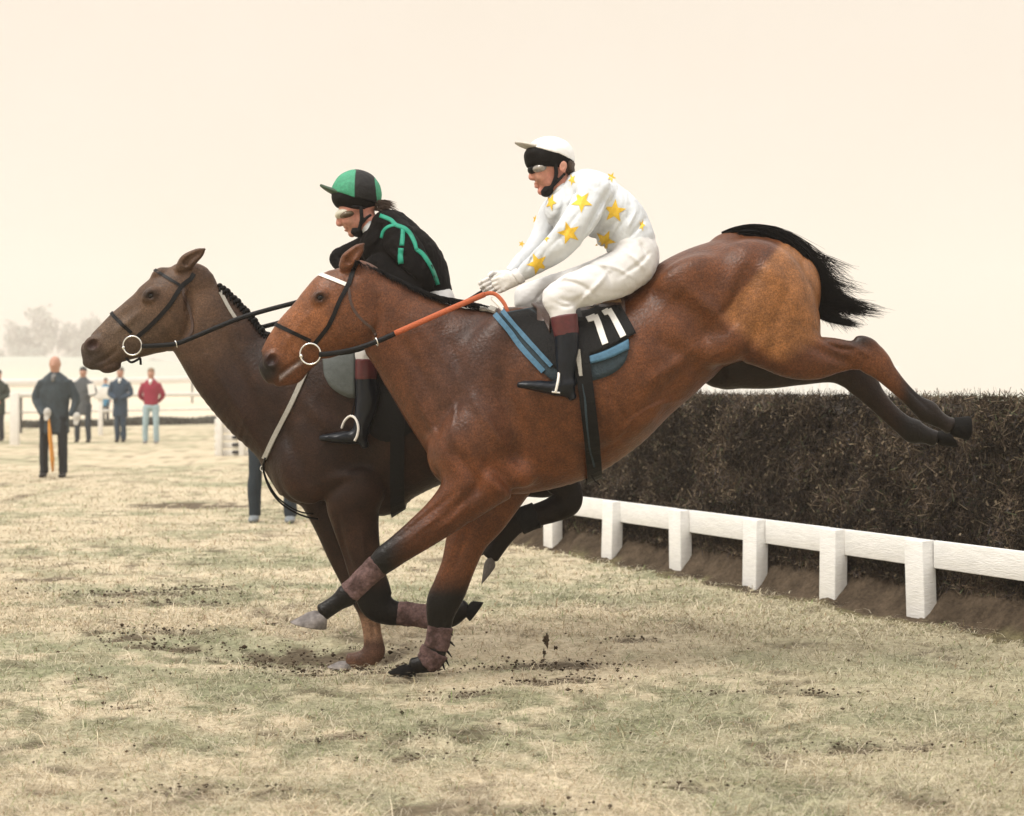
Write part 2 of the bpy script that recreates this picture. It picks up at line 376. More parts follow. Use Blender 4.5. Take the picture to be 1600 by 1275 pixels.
def clean(V, F):
    """keep the largest connected piece"""
    lab = np.arange(len(V))
    for _ in range(400):
        m = lab[F].min(1); new = lab.copy()
        for i in range(4): np.minimum.at(new, F[:, i], m)
        new = new[new]
        if (new == lab).all(): break
        lab = new
    u, c = np.unique(lab, return_counts=True); keep = lab == u[c.argmax()]
    mp = np.cumsum(keep)-1; return V[keep], mp[F[keep[F].all(1)]]
def blend(c, w, col): return c*(1-w[:, None])+np.array(col)[None]*w[:, None]
def sstep(a, b, x): t = np.clip((x-a)/(b-a), 0, 1); return t*t*(3-2*t)
def wob(V, f, seed=0):
    r = np.random.default_rng(seed); a = 0
    for i in range(4):
        d = r.normal(size=3); a = a+np.sin(V@d*f*(1+.6*i)+r.uniform(0, 6))/(1+i*.5)
    return a/2.4

# rays from the viewpoint find where a strap or patch lies on a body; the far side mirrors it
EYE = Vector((0, 0, CAMH))
def hit(bvh, x, y, fall=None, far=None):
    d = (P(x, y, 1.0)-EYE).normalized(); h = bvh.ray_cast(EYE, d)
    if h[0] is None:
        return (P(x, y, fall if fall else 6.3), Vector((0, -1, 0)))
    if far is not None:                                            # same spot on the other flank
        p = h[0]; g = bvh.ray_cast(Vector((p.x, far+2, p.z)), Vector((0, -1, 0)))
        if g[0] is not None: return g[0], g[1]
    return h[0], h[1]
def slab(mb, bvh, top, bot, nu, nv, off=.004, th=.004, m=0, fall=None, far=None, n=8):
    """thin sheet lying on a body between two pixel polylines"""
    T = catmull(top, n) if len(top) > 1 else np.array(top); B = catmull(bot, n)
    def rs(A, t):
        L = np.r_[0, np.cumsum(np.hypot(*np.diff(A, axis=0).T))]; L /= L[-1]; return np.array([np.interp(t, L, A[:, 0]), np.interp(t, L, A[:, 1])])
    outer = []; inner = []
    for i in range(nu+1):
        a = rs(T, i/nu); b = rs(B, i/nu)
        for j in range(nv+1):
            q = a+(b-a)*j/nv; p, nrm = hit(bvh, q[0], q[1], fall, far)
            if nrm.dot(EYE-p) < 0 and far is None: nrm = -nrm
            outer.append(p+nrm*(off+th)); inner.append(p+nrm*(off-.006))
    N = (nu+1)*(nv+1); fs = []; g = lambda i, j: i*(nv+1)+j
    for i in range(nu):
        for j in range(nv):
            q = (g(i, j), g(i+1, j), g(i+1, j+1), g(i, j+1)); fs.append(q); fs.append(tuple(N+k for k in q[::-1]))
    rim = [g(i, 0) for i in range(nu+1)]+[g(nu, j) for j in range(1, nv+1)]+[g(i, nv) for i in range(nu-1, -1, -1)]+[g(0, j) for j in range(nv-1, 0, -1)]
    for a, b in zip(rim, rim[1:]+rim[:1]): fs.append((b, a, N+a, N+b))
    if far is not None: fs = [f[::-1] for f in fs]
    mb.add(outer+inner, fs, m)
def strap(mb, bvh, path, width, off=.003, th=.004, m=0, fall=None, nv=2, far=None, n=8):
    p = catmull(path, 8); t = np.gradient(p, axis=0); t /= np.linalg.norm(t, axis=1)[:, None]+1e-9; nn = np.stack([-t[:, 1], t[:, 0]], 1)*width/2
    slab(mb, bvh, (p+nn)[::3].tolist()+[(p+nn)[-1].tolist()], (p-nn)[::3].tolist()+[(p-nn)[-1].tolist()], max(6, len(p)//2), nv, off, th, m, fall, far)
def loop_band(mb, bvh, a, b, Y0, width, off=.004, th=.005, n=48, m=0, R=.9, arc=None):
    """closed strap round a body in the plane through px points a and b, at right angles to the middle plane"""
    pa, pb = P(*a, Y0), P(*b, Y0); c = (pa+pb)/2; e1 = (pb-pa).normalized(); e2 = Vector((0, 1, 0)); nr = e1.cross(e2).normalized()
    rings = []
    for sgn in (-.5, .5):
        for o in (off-.006, off+th):
            pts = []
            for i in range(n):
                th_ = 2*math.pi*i/n if arc is None else math.radians(arc[0]+(arc[1]-arc[0])*i/(n-1)); d = e1*math.cos(th_)+e2*math.sin(th_); org = c+nr*(width*sgn)
                h = bvh.ray_cast(org+d*R, -d, R)
                p = h[0] if h[0] is not None else org+d*.1
                pts.append(p+d*o)
            rings.append(pts)
    A, B, C_, D_ = rings     # inner-, outer-, inner+, outer+
    vs_ = A+B+C_+D_; fs = []
    for i in range(n if arc is None else n-1):
        j = (i+1) % n
        fs += [(n+i, n+j, 3*n+j, 3*n+i), (i, n+i, n+j, j)[::-1], (2*n+i, 3*n+i, 3*n+j, 2*n+j), (i, 2*n+i, 2*n+j, j)]
    mb.add(vs_, fs, m)
def hoof(name, cor, heel, toe, r, off, Y0, mt, parent):
    """cor: middle of the coronet; heel, toe: ends of the sole (px)"""
    Y = Y0+off; c = P(*cor, Y); h = P(*heel, Y); t = P(*toe, Y); fwd = (t-h); L = fwd.length; fwd.normalize(); up = (c-(h+t)/2); side = Vector((0, 1, 0))
    rings = []; n = 20; upn = (up-fwd*up.dot(fwd)).normalized()
    axis_c = c
    for q, (s_, rr, wl) in enumerate([(0.0, .96, 1), (.06, 1.0, 1), (.5, .90, .93), (.92, .80, .84), (1.08, .62, .68)]):
        ctr = (h+t)/2*(1-s_)+c*s_; pts = []
        for i in range(n):
            a = 2*math.pi*i/n; ca = math.cos(a); sa = math.sin(a)
            lx = (L*.5*(1-s_)+r*1.05*s_)*rr*(ca if ca > 0 else ca*.93)
            pts.append(ctr+fwd*lx+side*(r*wl*rr*sa*(1.08-.12*s_)))
        rings.append(pts)
    mb = MB(); vs_ = [p for rg in rings for p in rg]; fs = [tuple(range(n))[::-1]]
    for k in range(len(rings)-1):
        for i in range(n): fs.append((k*n+i, k*n+(i+1) % n, (k+1)*n+(i+1) % n, (k+1)*n+i))
    fs.append(tuple(range((len(rings)-1)*n, len(rings)*n))); mb.add(vs_, fs)
    return mb.build(name, mt, parent, True)

# ------------------------------------------------------------------ HORSES
VOX = 0.0065
YA, YB = 6.35, 6.95

def horse_head(f, top, eye, nostril, mouth, cheek, jawline, ears, k=.02, crest=None, wsc=1.0):
    f.ribs(top, k=.025, cap=.8, n=6)
    f.ell(cheek[0], cheek[1], cheek[2], cheek[2]*.82, .078*wsc, 0, cheek[3], k=.03)           # round cheek
    for s in (-1, 1):
        f.ell(eye[0], eye[1], 15, 11, .028, s*.082*wsc, 40, k=.018)                     # brow and lids
        f.ell(eye[0], eye[1]+1, 6.5, 5, .020, s*.108*wsc, 40, k=.006, sub=True)
        f.ell(nostril[0]+2, nostril[1]+1, 16, 14, .022, s*.040, nostril[2], k=.015)
        f.ell(nostril[0], nostril[1], 10, 7.5, .026, s*.066, nostril[2], k=.006, sub=True)
        for (bx, by, mx_, my, tx, ty, r, sp) in ears:
            f.chain([(bx, by, r*.8, .030, s*(.050)), ((bx+mx_)/2, (by+my)/2, r*1.02, .032, s*(.056+sp*.3)), (mx_, my, r*.95, .028, s*(.062+sp*.6)), ((mx_+tx*2)/3, (my+ty*2)/3, r*.62, .016, s*(.064+sp*.8)), (tx, ty, r*.16, .006, s*(.064+sp))], k=.012)
            f.chain([((bx+mx_)/2-1, (by+my)/2, r*.42, .014, s*(.082+sp*.3)), (mx_-1, my, r*.48, .015, s*(.088+sp*.6)), ((mx_+tx*2)/3, (my+ty*2)/3, r*.25, .008, s*(.080+sp*.8))], k=.006, sub=True)
    f.crease(mouth, 3.0, .009); f.crease(jawline, 6, .008)

# ---- bay horse in front, leaping
fA = Field.px(392, 335, 1480, 1062, -.40, .40, VOX, YA)
# neck and trunk
fA.ribs([((548, 418), (572, 505), .070, 0), ((590, 425), (586, 540), .080, 0), ((640, 448), (606, 578), .092, 0), ((690, 466), (634, 625), .115, 0), ((745, 474), (664, 680), .150, 0), ((800, 478), (700, 735), .19, 0)], k=.05)
fA.ribs([((735, 500), (735, 770), .17, 0), ((790, 482), (815, 772), .225, 0), ((850, 482), (905, 752), .262, 0), ((905, 482), (968, 712), .275, 0), ((960, 470), (1020, 662), .262, 0), ((1012, 440), (1072, 618), .235, 0), ((1055, 402), (1100, 588), .225, 0), ((1110, 378), (1148, 566), .23, 0), ((1165, 372), (1205, 560), .21, 0), ((1215, 398), (1245, 560), .15, 0)], k=.05, cap=.9)
fA.ell(1140, 374, 26, 12, .035, 0, 10, k=.03)                                            # dock
for s in (-1, 1):
    fA.ell(1195, 468, 74, 98, .125, s*.135, 28, k=.05)                                  # quarters
    fA.ell(1245, 505, 34, 50, .10, s*.10, 20, k=.04)
    fA.ell(1075, 432, 44, 26, .05, s*.165, 25, k=.07)                                   # point of hip
    fA.ell(1132, 536 if s < 0 else 562, 50, 34 if s < 0 else 44, .085, s*.155, 20, k=.04)                                  # stifle
    fA.ell(742, 690, 56, 74, .085, s*.165, -25, k=.05)                                  # shoulder
    fA.ell(700, 715, 32, 44, .07, s*.10, 15, k=.04)                                     # breast
    fA.ell(780, 560, 44, 86, .06, s*.140, -28, k=.07)                                   # shoulder blade
    fA.ell(798, 738, 36, 22, .05, s*.150, -20, k=.06)                                   # elbow
    fA.ell(915, 600, 110, 84, .10, s*.165, -18, k=.09)
# fore legs
fA.chain([(752, 742, 58, .10, -.15), (722, 778, 41, .078, -.16), (692, 806, 32, .060, -.16), (655, 835, 26.5, .050, -.16), (622, 859, 22.5, .043, -.16), (603, 873, 21.5, .041, -.16), (588, 887, 18, .034, -.16), (566, 907, 15.5, .029, -.16), (551, 922, 16.5, .031, -.16), (541, 931, 18, .034, -.16), (529, 940, 14, .028, -.16), (514, 950, 13.5, .028, -.16), (505, 956, 14, .030, -.16)], k=.03, cap=.6)
fA.chain([(775, 745, 60, .10, .14), (752, 800, 45, .08, .13), (730, 842, 33, .062, .12), (716, 884, 27, .050, .11), (703, 918, 27, .048, .11), (693, 940, 26.5, .047, .11), (688, 962, 22, .040, .11), (687, 985, 17.5, .032, .11), (683, 1008, 16.5, .031, .11), (677, 1024, 18.5, .034, .11), (667, 1034, 17, .032, .11), (655, 1039, 13.5, .029, .11), (645, 1040, 12.5, .030, .11)], k=.03, cap=.6)
# hind legs
fA.chain([(1205, 520, 62, .10, -.14), (1240, 548, 45, .082, -.15), (1272, 558, 36, .065, -.15), (1305, 556, 28, .048, -.15), (1332, 556, 23, .038, -.15), (1352, 556, 26, .037, -.15), (1370, 568, 23, .037, -.15), (1386, 585, 17, .032, -.15), (1408, 608, 13.5, .028, -.15), (1430, 629, 13.5, .028, -.15), (1449, 643, 18, .034, -.15), (1463, 653, 14, .030, -.15), (1476, 661, 12, .028, -.15), (1484, 665, 14, .031, -.15)], k=.03, cap=.6)
fA.ell(1351, 533, 15, 7, .020, -.15, -20, k=.03)                                        # point of hock
fA.chain([(1145, 562, 46, .10, .14), (1200, 573, 35, .08, .14), (1250, 575, 27, .06, .14), (1300, 572, 26, .048, .14), (1330, 582, 26, .040, .14), (1348, 599, 24, .038, .14), (1367, 622, 18, .033, .14), (1389, 645, 15.5, .029, .14), (1410, 663, 16, .029, .14), (1428, 674, 19.5, .034, .14), (1446, 680, 13.5, .030, .14), (1460, 685, 13, .029, .14)], k=.03, cap=.6)
fA.ell(1322, 561, 12, 10, .022, .14, -30, k=.02)
horse_head(fA, [((556, 402), (597, 452), .052, 0), ((528, 410), (590, 500), .078, 0), ((497, 430), (575, 532), .096, 0), ((468, 461), (540, 550), .088, 0), ((447, 488), (503, 562), .068, 0), ((432, 509), (487, 577), .056, 0), ((417, 532), (470, 592), .052, 0), ((403, 554), (452, 598), .044, 0), ((402, 567), (432, 596), .036, 0)],
    (500, 464), (424, 562, 50), [(438, 588), (456, 572), (474, 563)], (557, 508, 42, 0), [(592, 470), (594, 505), (578, 538), (560, 549)], [(540, 415, 549, 402, 568, 381, 13.5, .01)])
fA.ell(432, 583, 17, 12, .036, 0, 25, k=.012); fA.ell(462, 590, 17, 9, .030, 0, 30, k=.008)   # upper lip, lower lip
fA.crease([(492, 488), (462, 520), (448, 540)], 6, -.006); fA.crease([(480, 500), (452, 530)], 7, .004)
# muscle and tendon relief
for pts, w_, a_ in [([(1175, 400), (1150, 470), (1120, 520)], 14, .012), ([(1225, 430), (1200, 500), (1190, 570)], 10, .006), ([(1035, 470), (1075, 500), (1110, 560)], 20, .016), ([(1060, 455), (1100, 490), (1130, 520)], 12, -.010),
        ([(1010, 530), (1060, 560), (1100, 600)], 12, .008), ([(800, 520), (790, 600), (815, 690), (800, 730)], 20, .014), ([(690, 520), (720, 600), (700, 670)], 15, .010), ([(735, 610), (765, 660), (790, 700)], 9, -.007),
        ([(620, 520), (660, 580), (685, 640)], 10, .007), ([(650, 500), (700, 560), (730, 620)], 11, -.006), ([(700, 690), (740, 735), (750, 775)], 9, .011), ([(760, 720), (745, 760), (700, 800)], 9, .009), ([(720, 760), (670, 800), (620, 840)], 4, .005),
        ([(1240, 540), (1290, 560), (1330, 575)], 8, .008), ([(1280, 535), (1320, 545), (1345, 560)], 5, -.005), ([(1000, 600), (1040, 575), (1080, 545)], 10, -.008), ([(960, 660), (1020, 620), (1080, 570)], 9, .006),
        ([(860, 560), (880, 640), (910, 710)], 7, .003), ([(895, 560), (915, 630), (945, 690)], 7, .003), ([(930, 560), (950, 620), (975, 665)], 7, .003), ([(735, 800), (720, 860), (705, 900)], 4, .004), ([(690, 960), (688, 1010)], 3, .004), ([(600, 885), (560, 920)], 3, .004), ([(1395, 600), (1440, 645)], 3, .004),
        ([(1160, 420), (1200, 440), (1235, 500)], 14, -.006), ([(640, 600), (690, 690)], 5, -.004), ([(820, 600), (850, 650), (860, 720)], 14, .006), ([(870, 690), (930, 700), (980, 670)], 8, .005), ([(700, 600), (712, 640), (705, 690), (720, 720)], 2.5, -.003), ([(560, 560), (600, 600), (640, 660)], 4, -.003), ([(1075, 620), (1000, 640), (950, 690)], 3, -.003), ([(1060, 600), (1010, 625), (985, 640)], 2.5, -.003), ([(1150, 430), (1130, 480), (1110, 500)], 8, .008), ([(705, 790), (670, 815), (640, 840)], 2.5, -.003), ([(740, 770), (715, 800), (690, 820)], 5, -.004), ([(1262, 520), (1290, 545), (1325, 548)], 3, .005), ([(512, 478), (530, 520), (548, 545)], 5, -.004), ([(450, 520), (458, 545), (470, 555)], 3, -.003)]:
    fA.crease(pts, w_, a_)
VA, FA = clean(*fA.mesh(1)); bvhA = bvh_of(VA, FA)
x, y = fA.px_of(VA); yy = VA[:, 1]-YA
BAY = (.108, .037, .0135); col = np.tile(np.array(BAY), (len(VA), 1))
w1 = wob(VA, 7, 1); col = blend(col, .35*sstep(-.2, .8, w1), (.165, .060, .022))
col = blend(col, .45*sstep(-.1, .9, wob(VA, 4, 5)), (.055, .017, .009))
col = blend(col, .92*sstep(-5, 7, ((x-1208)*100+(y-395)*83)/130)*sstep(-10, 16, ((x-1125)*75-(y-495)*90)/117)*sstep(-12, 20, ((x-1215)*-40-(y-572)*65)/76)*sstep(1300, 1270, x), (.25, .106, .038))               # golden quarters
col = blend(col, .7*np.exp(-(((x-465)/75)**2+((y-500)/65)**2)), (.27, .105, .042))                       # paler face
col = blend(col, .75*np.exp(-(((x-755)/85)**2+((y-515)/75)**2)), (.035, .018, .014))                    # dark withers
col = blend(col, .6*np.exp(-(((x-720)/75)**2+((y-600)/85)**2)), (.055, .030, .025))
col = blend(col, .5*np.exp(-(((x-780)/60)**2+((y-740)/30)**2)), (.17, .052, .018))
# black points, then painted shade on the far hind leg
fl = (x < 640) & (y > 780)
col = blend(col, np.where((yy < 0) & (y > 780), sstep(668, 600, x), 0), (.0032,.0024,.0022))
pl = np.where((yy > -.03) & (x < 790) & (y > 790), sstep(890, 935, y), 0); col = blend(col, pl, (.0032,.0024,.0022))
col = blend(col, np.where(y > 500, sstep(1385, 1425, x)*.95, 0), (.0035,.0026,.0023))
col = blend(col, .9*np.exp(-(((x-1345)/34)**2+((y-530)/17)**2)), (.006,.004,.003))
col = blend(col, np.where((yy > .03) & (x > 1040) & (y > 540), .9*sstep(1070, 1100, x), 0), (.005,.0032,.0025))  # shade on the far hind thigh, painted into the coat colour
col = blend(col, .97*np.exp(-(((x-414)/27)**2+((y-576)/27)**2)**2), (.0055,.005,.005))                 # muzzle
col = blend(col, .9*np.exp(-(((x-500)/13)**2+((y-464)/10)**2)**1.5), (.018, .011, .010))
col = blend(col, .75*np.exp(-(((x-424)/11)**2+((y-562)/9)**2)**1.5), (.035, .012, .010))
ml = np.abs((y-587)-(x-442)*-.78)/1.3; col = blend(col, .6*np.exp(-(ml/3.5)**2)*((x > 436) & (x < 474)), (.26, .24, .23))
col = blend(col, .5*np.exp(-(((x-565)/12)**2+((y-385)/16)**2)), (.05, .022, .015))
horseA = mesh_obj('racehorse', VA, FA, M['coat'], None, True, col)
tag(horseA, 'bay racehorse in front, hind legs flung up over the brush fence, orange reins', 'horse', 'racehorses landing over the fence')
fa_bvh_cols = None

def eyes(parent, x, y, Y0, so, r=.0165):
    for s in (-1, 1):
        p = P(x, y, Y0+s*so); bm = bmesh.new(); bmesh.ops.create_uvsphere(bm, u_segments=16, v_segments=10, radius=r)
        for v in bm.verts: v.co = Vector((v.co.x*1.25, v.co.y*.8, v.co.z))+p
        mesh_obj('eye', [v.co for v in bm.verts], [[v.index for v in f.verts] for f in bm.faces], M['eye'], parent); bm.free()
eyes(horseA, 500, 465, YA, .089, .0145)
hoof('hoof', (499, 958), (512, 984), (452, 972), .052, -.16, YA, M['hoof_pale'], horseA)
hoof('hoof', (640, 1041), (650, 1057), (605, 1051), .050, .11, YA, M['hoof_dark'], horseA)
hoof('hoof', (1487, 667), (1512, 690), (1515, 650), .048, -.15, YA, M['hoof_dark'], horseA)
hoof('hoof', (1463, 686), (1496, 700), (1478, 672), .046, .14, YA, M['hoof_dark'], horseA)

def bandage(name, st, Y0, parent, mt=None, fringe=None, seed=3, k=.01):
    xs = [q[0] for q in st]; ys = [q[1] for q in st]; off = st[0][4]
    f = Field.px(min(xs)-35, min(ys)-35, max(xs)+35, max(ys)+35, off-.12, off+.12, .0045, Y0)
    f.chain(st, k=.005, cap=.25); f.ripple(.0012, 190, seed); V, F_ = f.mesh(0); b = bvh_of(V, F_)
    o = mesh_obj(name, V, F_, mt or M['mauve'], parent)
    if fringe:
        for (ax, ay, bx, by) in fringe:
            mb = MB()
            a = P(ax, ay, Y0+off); b_ = P(bx, by, Y0+off-.01)
            mb.tube([a, (a+b_)/2+Vector((0, -.004, .004)), b_], [.008, .006, .002], 6)
            mb.build('tape_end', M['pad'], o, True)
    return o
bandage('leg_bandage', [(590, 884, 19.5, .037, -.16), (574, 899, 17.8, .034, -.16), (556, 917, 17.3, .034, -.16), (546, 926, 18.6, .036, -.16)], YA, horseA, fringe=[(556, 930, 553, 946)])
bandage('leg_bandage', [(688, 980, 20.5, .036, .11), (685, 998, 19.5, .035, .11), (681, 1012, 20, .036, .11)], YA, horseA, fringe=[(698, 1000, 711, 1010), (695, 1014, 706, 1027), (693, 1026, 702, 1041), (690, 1034, 695, 1047), (699, 988, 708, 993)])
bandage('leg_bandage', [(679, 1018, 23, .040, .11), (672, 1030, 21.5, .039, .11), (664, 1037, 18, .036, .11)], YA, horseA)

# tail
def hair_tubes(strands, r0, n=3):
    v = []; f = []
    for S in strands:
        S = np.asarray(S); L = len(S); t = np.gradient(S, axis=0); t /= np.linalg.norm(t, axis=1)[:, None]+1e-9
        u = np.cross(t, [0.3, 1, .2]); u /= np.linalg.norm(u, axis=1)[:, None]+1e-9; w = np.cross(t, u); b = len(v)
        for i in range(L):
            rr = r0*(1-.85*(i/(L-1))**1.5)
            for k in range(n):
                a = 2*math.pi*k/n; v.append(S[i]+(u[i]*math.cos(a)+w[i]*math.sin(a))*rr)
        for i in range(L-1):
            for k in range(n): f.append((b+i*n+k, b+i*n+(k+1) % n, b+(i+1)*n+(k+1) % n, b+(i+1)*n+k))
    return np.array(v), np.array(f)
C_ = catmull([(1128, 368, 5), (1150, 364, 9), (1180, 364, 13), (1212, 377, 19), (1243, 409, 24), (1264, 447, 26), (1286, 476, 20), (1314, 489, 13), (1334, 492, 12)], 6)
tC = np.gradient(C_[:, :2], axis=0); tC /= np.linalg.norm(tC, axis=1)[:, None]; nC = np.stack([-tC[:, 1], tC[:, 0]], 1)
strands = []; r_ = np.random.default_rng(11)
locks = [(r_.uniform(-1, 1), r_.uniform(.50, 1.0), r_.uniform(-1, 1)) for _ in range(46)]
for i in range(2400):
    lk = locks[i % 46]; o = np.clip(lk[0]+r_.normal()*.16, -1.05, 1.05); s0 = r_.uniform(0, .45); s1 = np.clip(lk[1]+r_.normal()*.05, .40, 1.0)
    if o < -.1: s1 = min(1, s1+.05)
    m = 12; sq = np.linspace(s0, s1, m)*(len(C_)-1); dep = lk[2]*.6+r_.normal()*.4; pts = []
    fly = r_.uniform(0, 1)**2.5*(1.9 if o < 0 else .8); ph = r_.uniform(0, 6)
    for j, q in enumerate(sq):
        a = int(min(q, len(C_)-2)); fr = q-a; c = C_[a]*(1-fr)+C_[a+1]*fr; nn = nC[a]; tt = tC[a]; e_ = (j/(m-1))
        px = c[0]+nn[0]*o*c[2]; py = c[1]+nn[1]*o*c[2]
        px += (e_**3)*(26*fly+2); py += (e_**3)*(4*fly+(6 if o > 0 else -1))+math.sin(e_*5+ph)*1.2*e_
        pts.append(P(px, py, YA+dep*.035*min(1, .25+q/14)))
    strands.append(pts)
for (wx, wy, ex_, ey_, nn_, sp) in [(1255, 398, 1338, 420, 26, 6), (1262, 415, 1320, 428, 30, 8), (1275, 435, 1348, 452, 50, 9), (1285, 452, 1340, 470, 50, 9), (1298, 474, 1376, 484, 90, 9), (1304, 478, 1352, 492, 90, 9), (1296, 474, 1336, 514, 60, 6), (1292, 470, 1324, 505, 50, 5), (1245, 385, 1300, 425, 60, 10)]:
    for i in range(nn_):
        a_ = (wx-24+r_.normal()*6, wy-10+r_.normal()*7); b_ = (ex_+r_.normal()*sp-r_.uniform(0, 30), ey_+r_.normal()*sp*.6); ph = r_.uniform(0, 6); bow = r_.uniform(-4, 9)
        strands.append([P(a_[0]+(b_[0]-a_[0])*t, a_[1]+(b_[1]-a_[1])*t-bow*math.sin(math.pi*t)*.8+math.sin(t*5+ph)*1.0, YA+(r_.normal()*.001)+.03*math.sin(ph)) for t in np.linspace(0, 1, 9)])
tv, tf = hair_tubes([[tuple(p) for p in s_] for s_ in strands], .0020)
mesh_obj('tail', tv, tf, M['hair'], horseA)
# dark mane along the crest
strands = []; Cm = catmull([(552, 402), (585, 416), (625, 436), (670, 455), (715, 464), (755, 474), (790, 486)], 8)
for i in range(2600):
    q = (len(Cm)-1.01)*r_.uniform(0, 1)**.7; a = int(q); c = Cm[a]+(Cm[a+1]-Cm[a])*(q-a); off = r_.normal()*.022
    base = P(c[0], c[1]+6, YA+off); L = r_.uniform(14, 30)/350
    dirx = r_.uniform(.3, 1.0); side = -1 if r_.random() < .5 else 1
    strands.append([tuple(base+Vector((dirx*L*t, side*t*t*.5*L, (.42*t-.9*t*t)*L))) for t in np.linspace(0, 1, 6)])
tv, tf = hair_tubes(strands, .0024); mesh_obj('mane', tv, tf, M['hair'], horseA)

# ---- brown horse beyond, fore feet on the ground
fB = Field.px(112, 380, 1000, 1062, -.40, .40, VOX, YB)
fB.ribs([((292, 432), (286, 525), .062, 0), ((325, 437), (292, 552), .075, 0), ((362, 470), (312, 592), .090, 0), ((398, 510), (338, 638), .110, 0), ((450, 528), (366, 680), .14, 0), ((510, 525), (395, 720), .17, 0), ((560, 512), (430, 770), .20, 0)], k=.05)
fB.ribs([((520, 560), (470, 790), .16, 0), ((575, 500), (530, 812), .21, 0), ((630, 494), (605, 780), .255, 0), ((700, 500), (695, 752), .27, 0), ((780, 508), (780, 748), .28, 0), ((850, 508), (850, 735), .26, 0), ((905, 512), (905, 705), .25, 0), ((950, 530), (955, 665), .19, 0)], k=.05, cap=.8)
for s in (-1, 1):
    fB.ell(500, 715, 58, 76, .075, s*.155, -25, k=.05); fB.ell(460, 735, 34, 52, .07, s*.09, 10, k=.04)
    fB.ell(560, 770, 40, 34, .06, s*.16, 0, k=.03); fB.ell(900, 600, 70, 85, .12, s*.13, 10, k=.05); fB.ell(560, 600, 45, 85, .06, s*.16, -20, k=.05)
fB.chain([(545, 745, 52, .09, -.14), (552, 795, 41, .075, -.14), (560, 840, 33, .058, -.14), (570, 885, 28, .050, -.14), (580, 918, 29, .046, -.14), (590, 944, 27, .042, -.14), (608, 956, 21, .036, -.14), (635, 960, 17.5, .031, -.14), (665, 964, 17, .030, -.14), (690, 965, 18, .033, -.14), (706, 962, 17, .032, -.14), (720, 954, 14, .029, -.14), (728, 950, 14, .030, -.14)], k=.03, cap=.6)
fB.chain([(510, 770, 46, .09, .10), (521, 820, 30, .07, .09), (537, 866, 25, .052, .08), (556, 905, 24, .044, .07), (569, 932, 22, .040, .07), (577, 958, 17, .033, .07), (581, 985, 14.5, .029, .07), (584, 1006, 16, .031, .07), (583, 1019, 18.5, .034, .07), (571, 1029, 15.5, .031, .07), (556, 1032, 13, .029, .07), (546, 1033, 13, .030, .07)], k=.03, cap=.6)
fB.chain([(905, 640, 60, .11, -.13), (878, 690, 45, .08, -.13), (874, 740, 30, .055, -.13), (886, 768, 24, .042, -.13), (884, 785, 24, .038, -.13), (862, 797, 20, .034, -.13), (835, 806, 18, .030, -.13), (806, 817, 18, .030, -.13), (788, 832, 19, .034, -.13), (776, 852, 16, .030, -.13), (766, 868, 15, .030, -.13)], k=.03, cap=.6)
fB.chain([(890, 620, 60, .11, .13), (866, 690, 42, .08, .13), (862, 735, 26, .052, .13), (866, 752, 20, .04, .13), (850, 762, 16, .034, .13), (820, 764, 13, .028, .13), (795, 772, 14, .03, .13), (783, 792, 17, .033, .13), (776, 815, 15, .03, .13), (765, 838, 14, .03, .13)], k=.03, cap=.6)
horse_head(fB, [((306, 428), (310, 500), .052, 0), ((278, 413), (315, 488), .072, 0), ((250, 424), (302, 514), .094, 0), ((224, 446), (276, 543), .090, 0), ((200, 468), (242, 553), .070, 0), ((178, 487), (215, 560), .058, 0), ((158, 508), (190, 567), .052, 0), ((141, 525), (172, 575), .048, 0), ((126, 538), (152, 575), .040, 0)],
    (235, 461), (144, 538, 30), [(150, 568), (165, 562), (188, 546)], (266, 498, 41, 0), [(300, 452), (303, 490), (292, 525), (276, 541)], [(284, 418, 297, 405, 320, 389, 12.5, .01)])
fB.ell(146, 564, 17, 11, .036, 0, 15, k=.012); fB.ell(173, 574, 17, 8.5, .030, 0, 15, k=.008); fB.ell(250, 428, 14, 9, .05, 0, 30, k=.02)
fB.crease([(228, 486), (205, 505), (185, 520)], 6, -.006); fB.crease([(215, 480), (185, 506)], 7, .004)
for pts, w_, a_ in [([(340, 500), (380, 580), (420, 660)], 12, .008), ([(440, 640), (470, 700), (500, 760)], 14, .010), ([(500, 800), (520, 770), (560, 740)], 10, .008), ([(480, 620), (520, 660), (560, 690)], 12, -.008), ([(330, 560), (380, 640), (420, 710)], 8, -.006),
        ([(536, 800), (545, 850), (560, 890)], 5, .008), ([(570, 820), (578, 870)], 5, -.004), ([(620, 958), (690, 966)], 3, .004), ([(579, 965), (583, 1005)], 3, .004)]:
    fB.crease(pts, w_, a_)
VB, FB = clean(*fB.mesh(1)); bvhB = bvh_of(VB, FB)
x, y = fB.px_of(VB); yy = VB[:, 1]-YB
col = np.tile(np.array((.026, .0118, .0072)), (len(VB), 1))
col = blend(col, .5*sstep(-.1, .9, wob(VB, 5, 3)), (.014, .008, .006)); col = blend(col, .35*sstep(0, .9, wob(VB, 8, 9)), (.054, .024, .0125))
col = blend(col, .9*sstep(420, 300, x)*sstep(620, 520, y), (.098, .055, .032))
col = blend(col, .5*np.exp(-(((x-190)/60)**2+((y-520)/45)**2)), (.115, .088, .066))
col = blend(col, .8*np.exp(-(((x-138)/26)**2+((y-560)/26)**2)**1.5), (.045, .035, .030))
col = blend(col, .9*np.exp(-(((x-235)/14)**2+((y-460)/9)**2)**1.5), (.020, .014, .012))
col = blend(col, .8*np.exp(-(((x-144)/11)**2+((y-538)/8)**2)**1.5), (.05, .02, .018))
col = blend(col, .6*np.exp(-(((x-312)/16)**2+((y-395)/20)**2)), (.07, .035, .02))
col = blend(col, np.where((yy < 0) & (y > 780), sstep(890, 930, y), 0), (.0032,.0024,.0022))
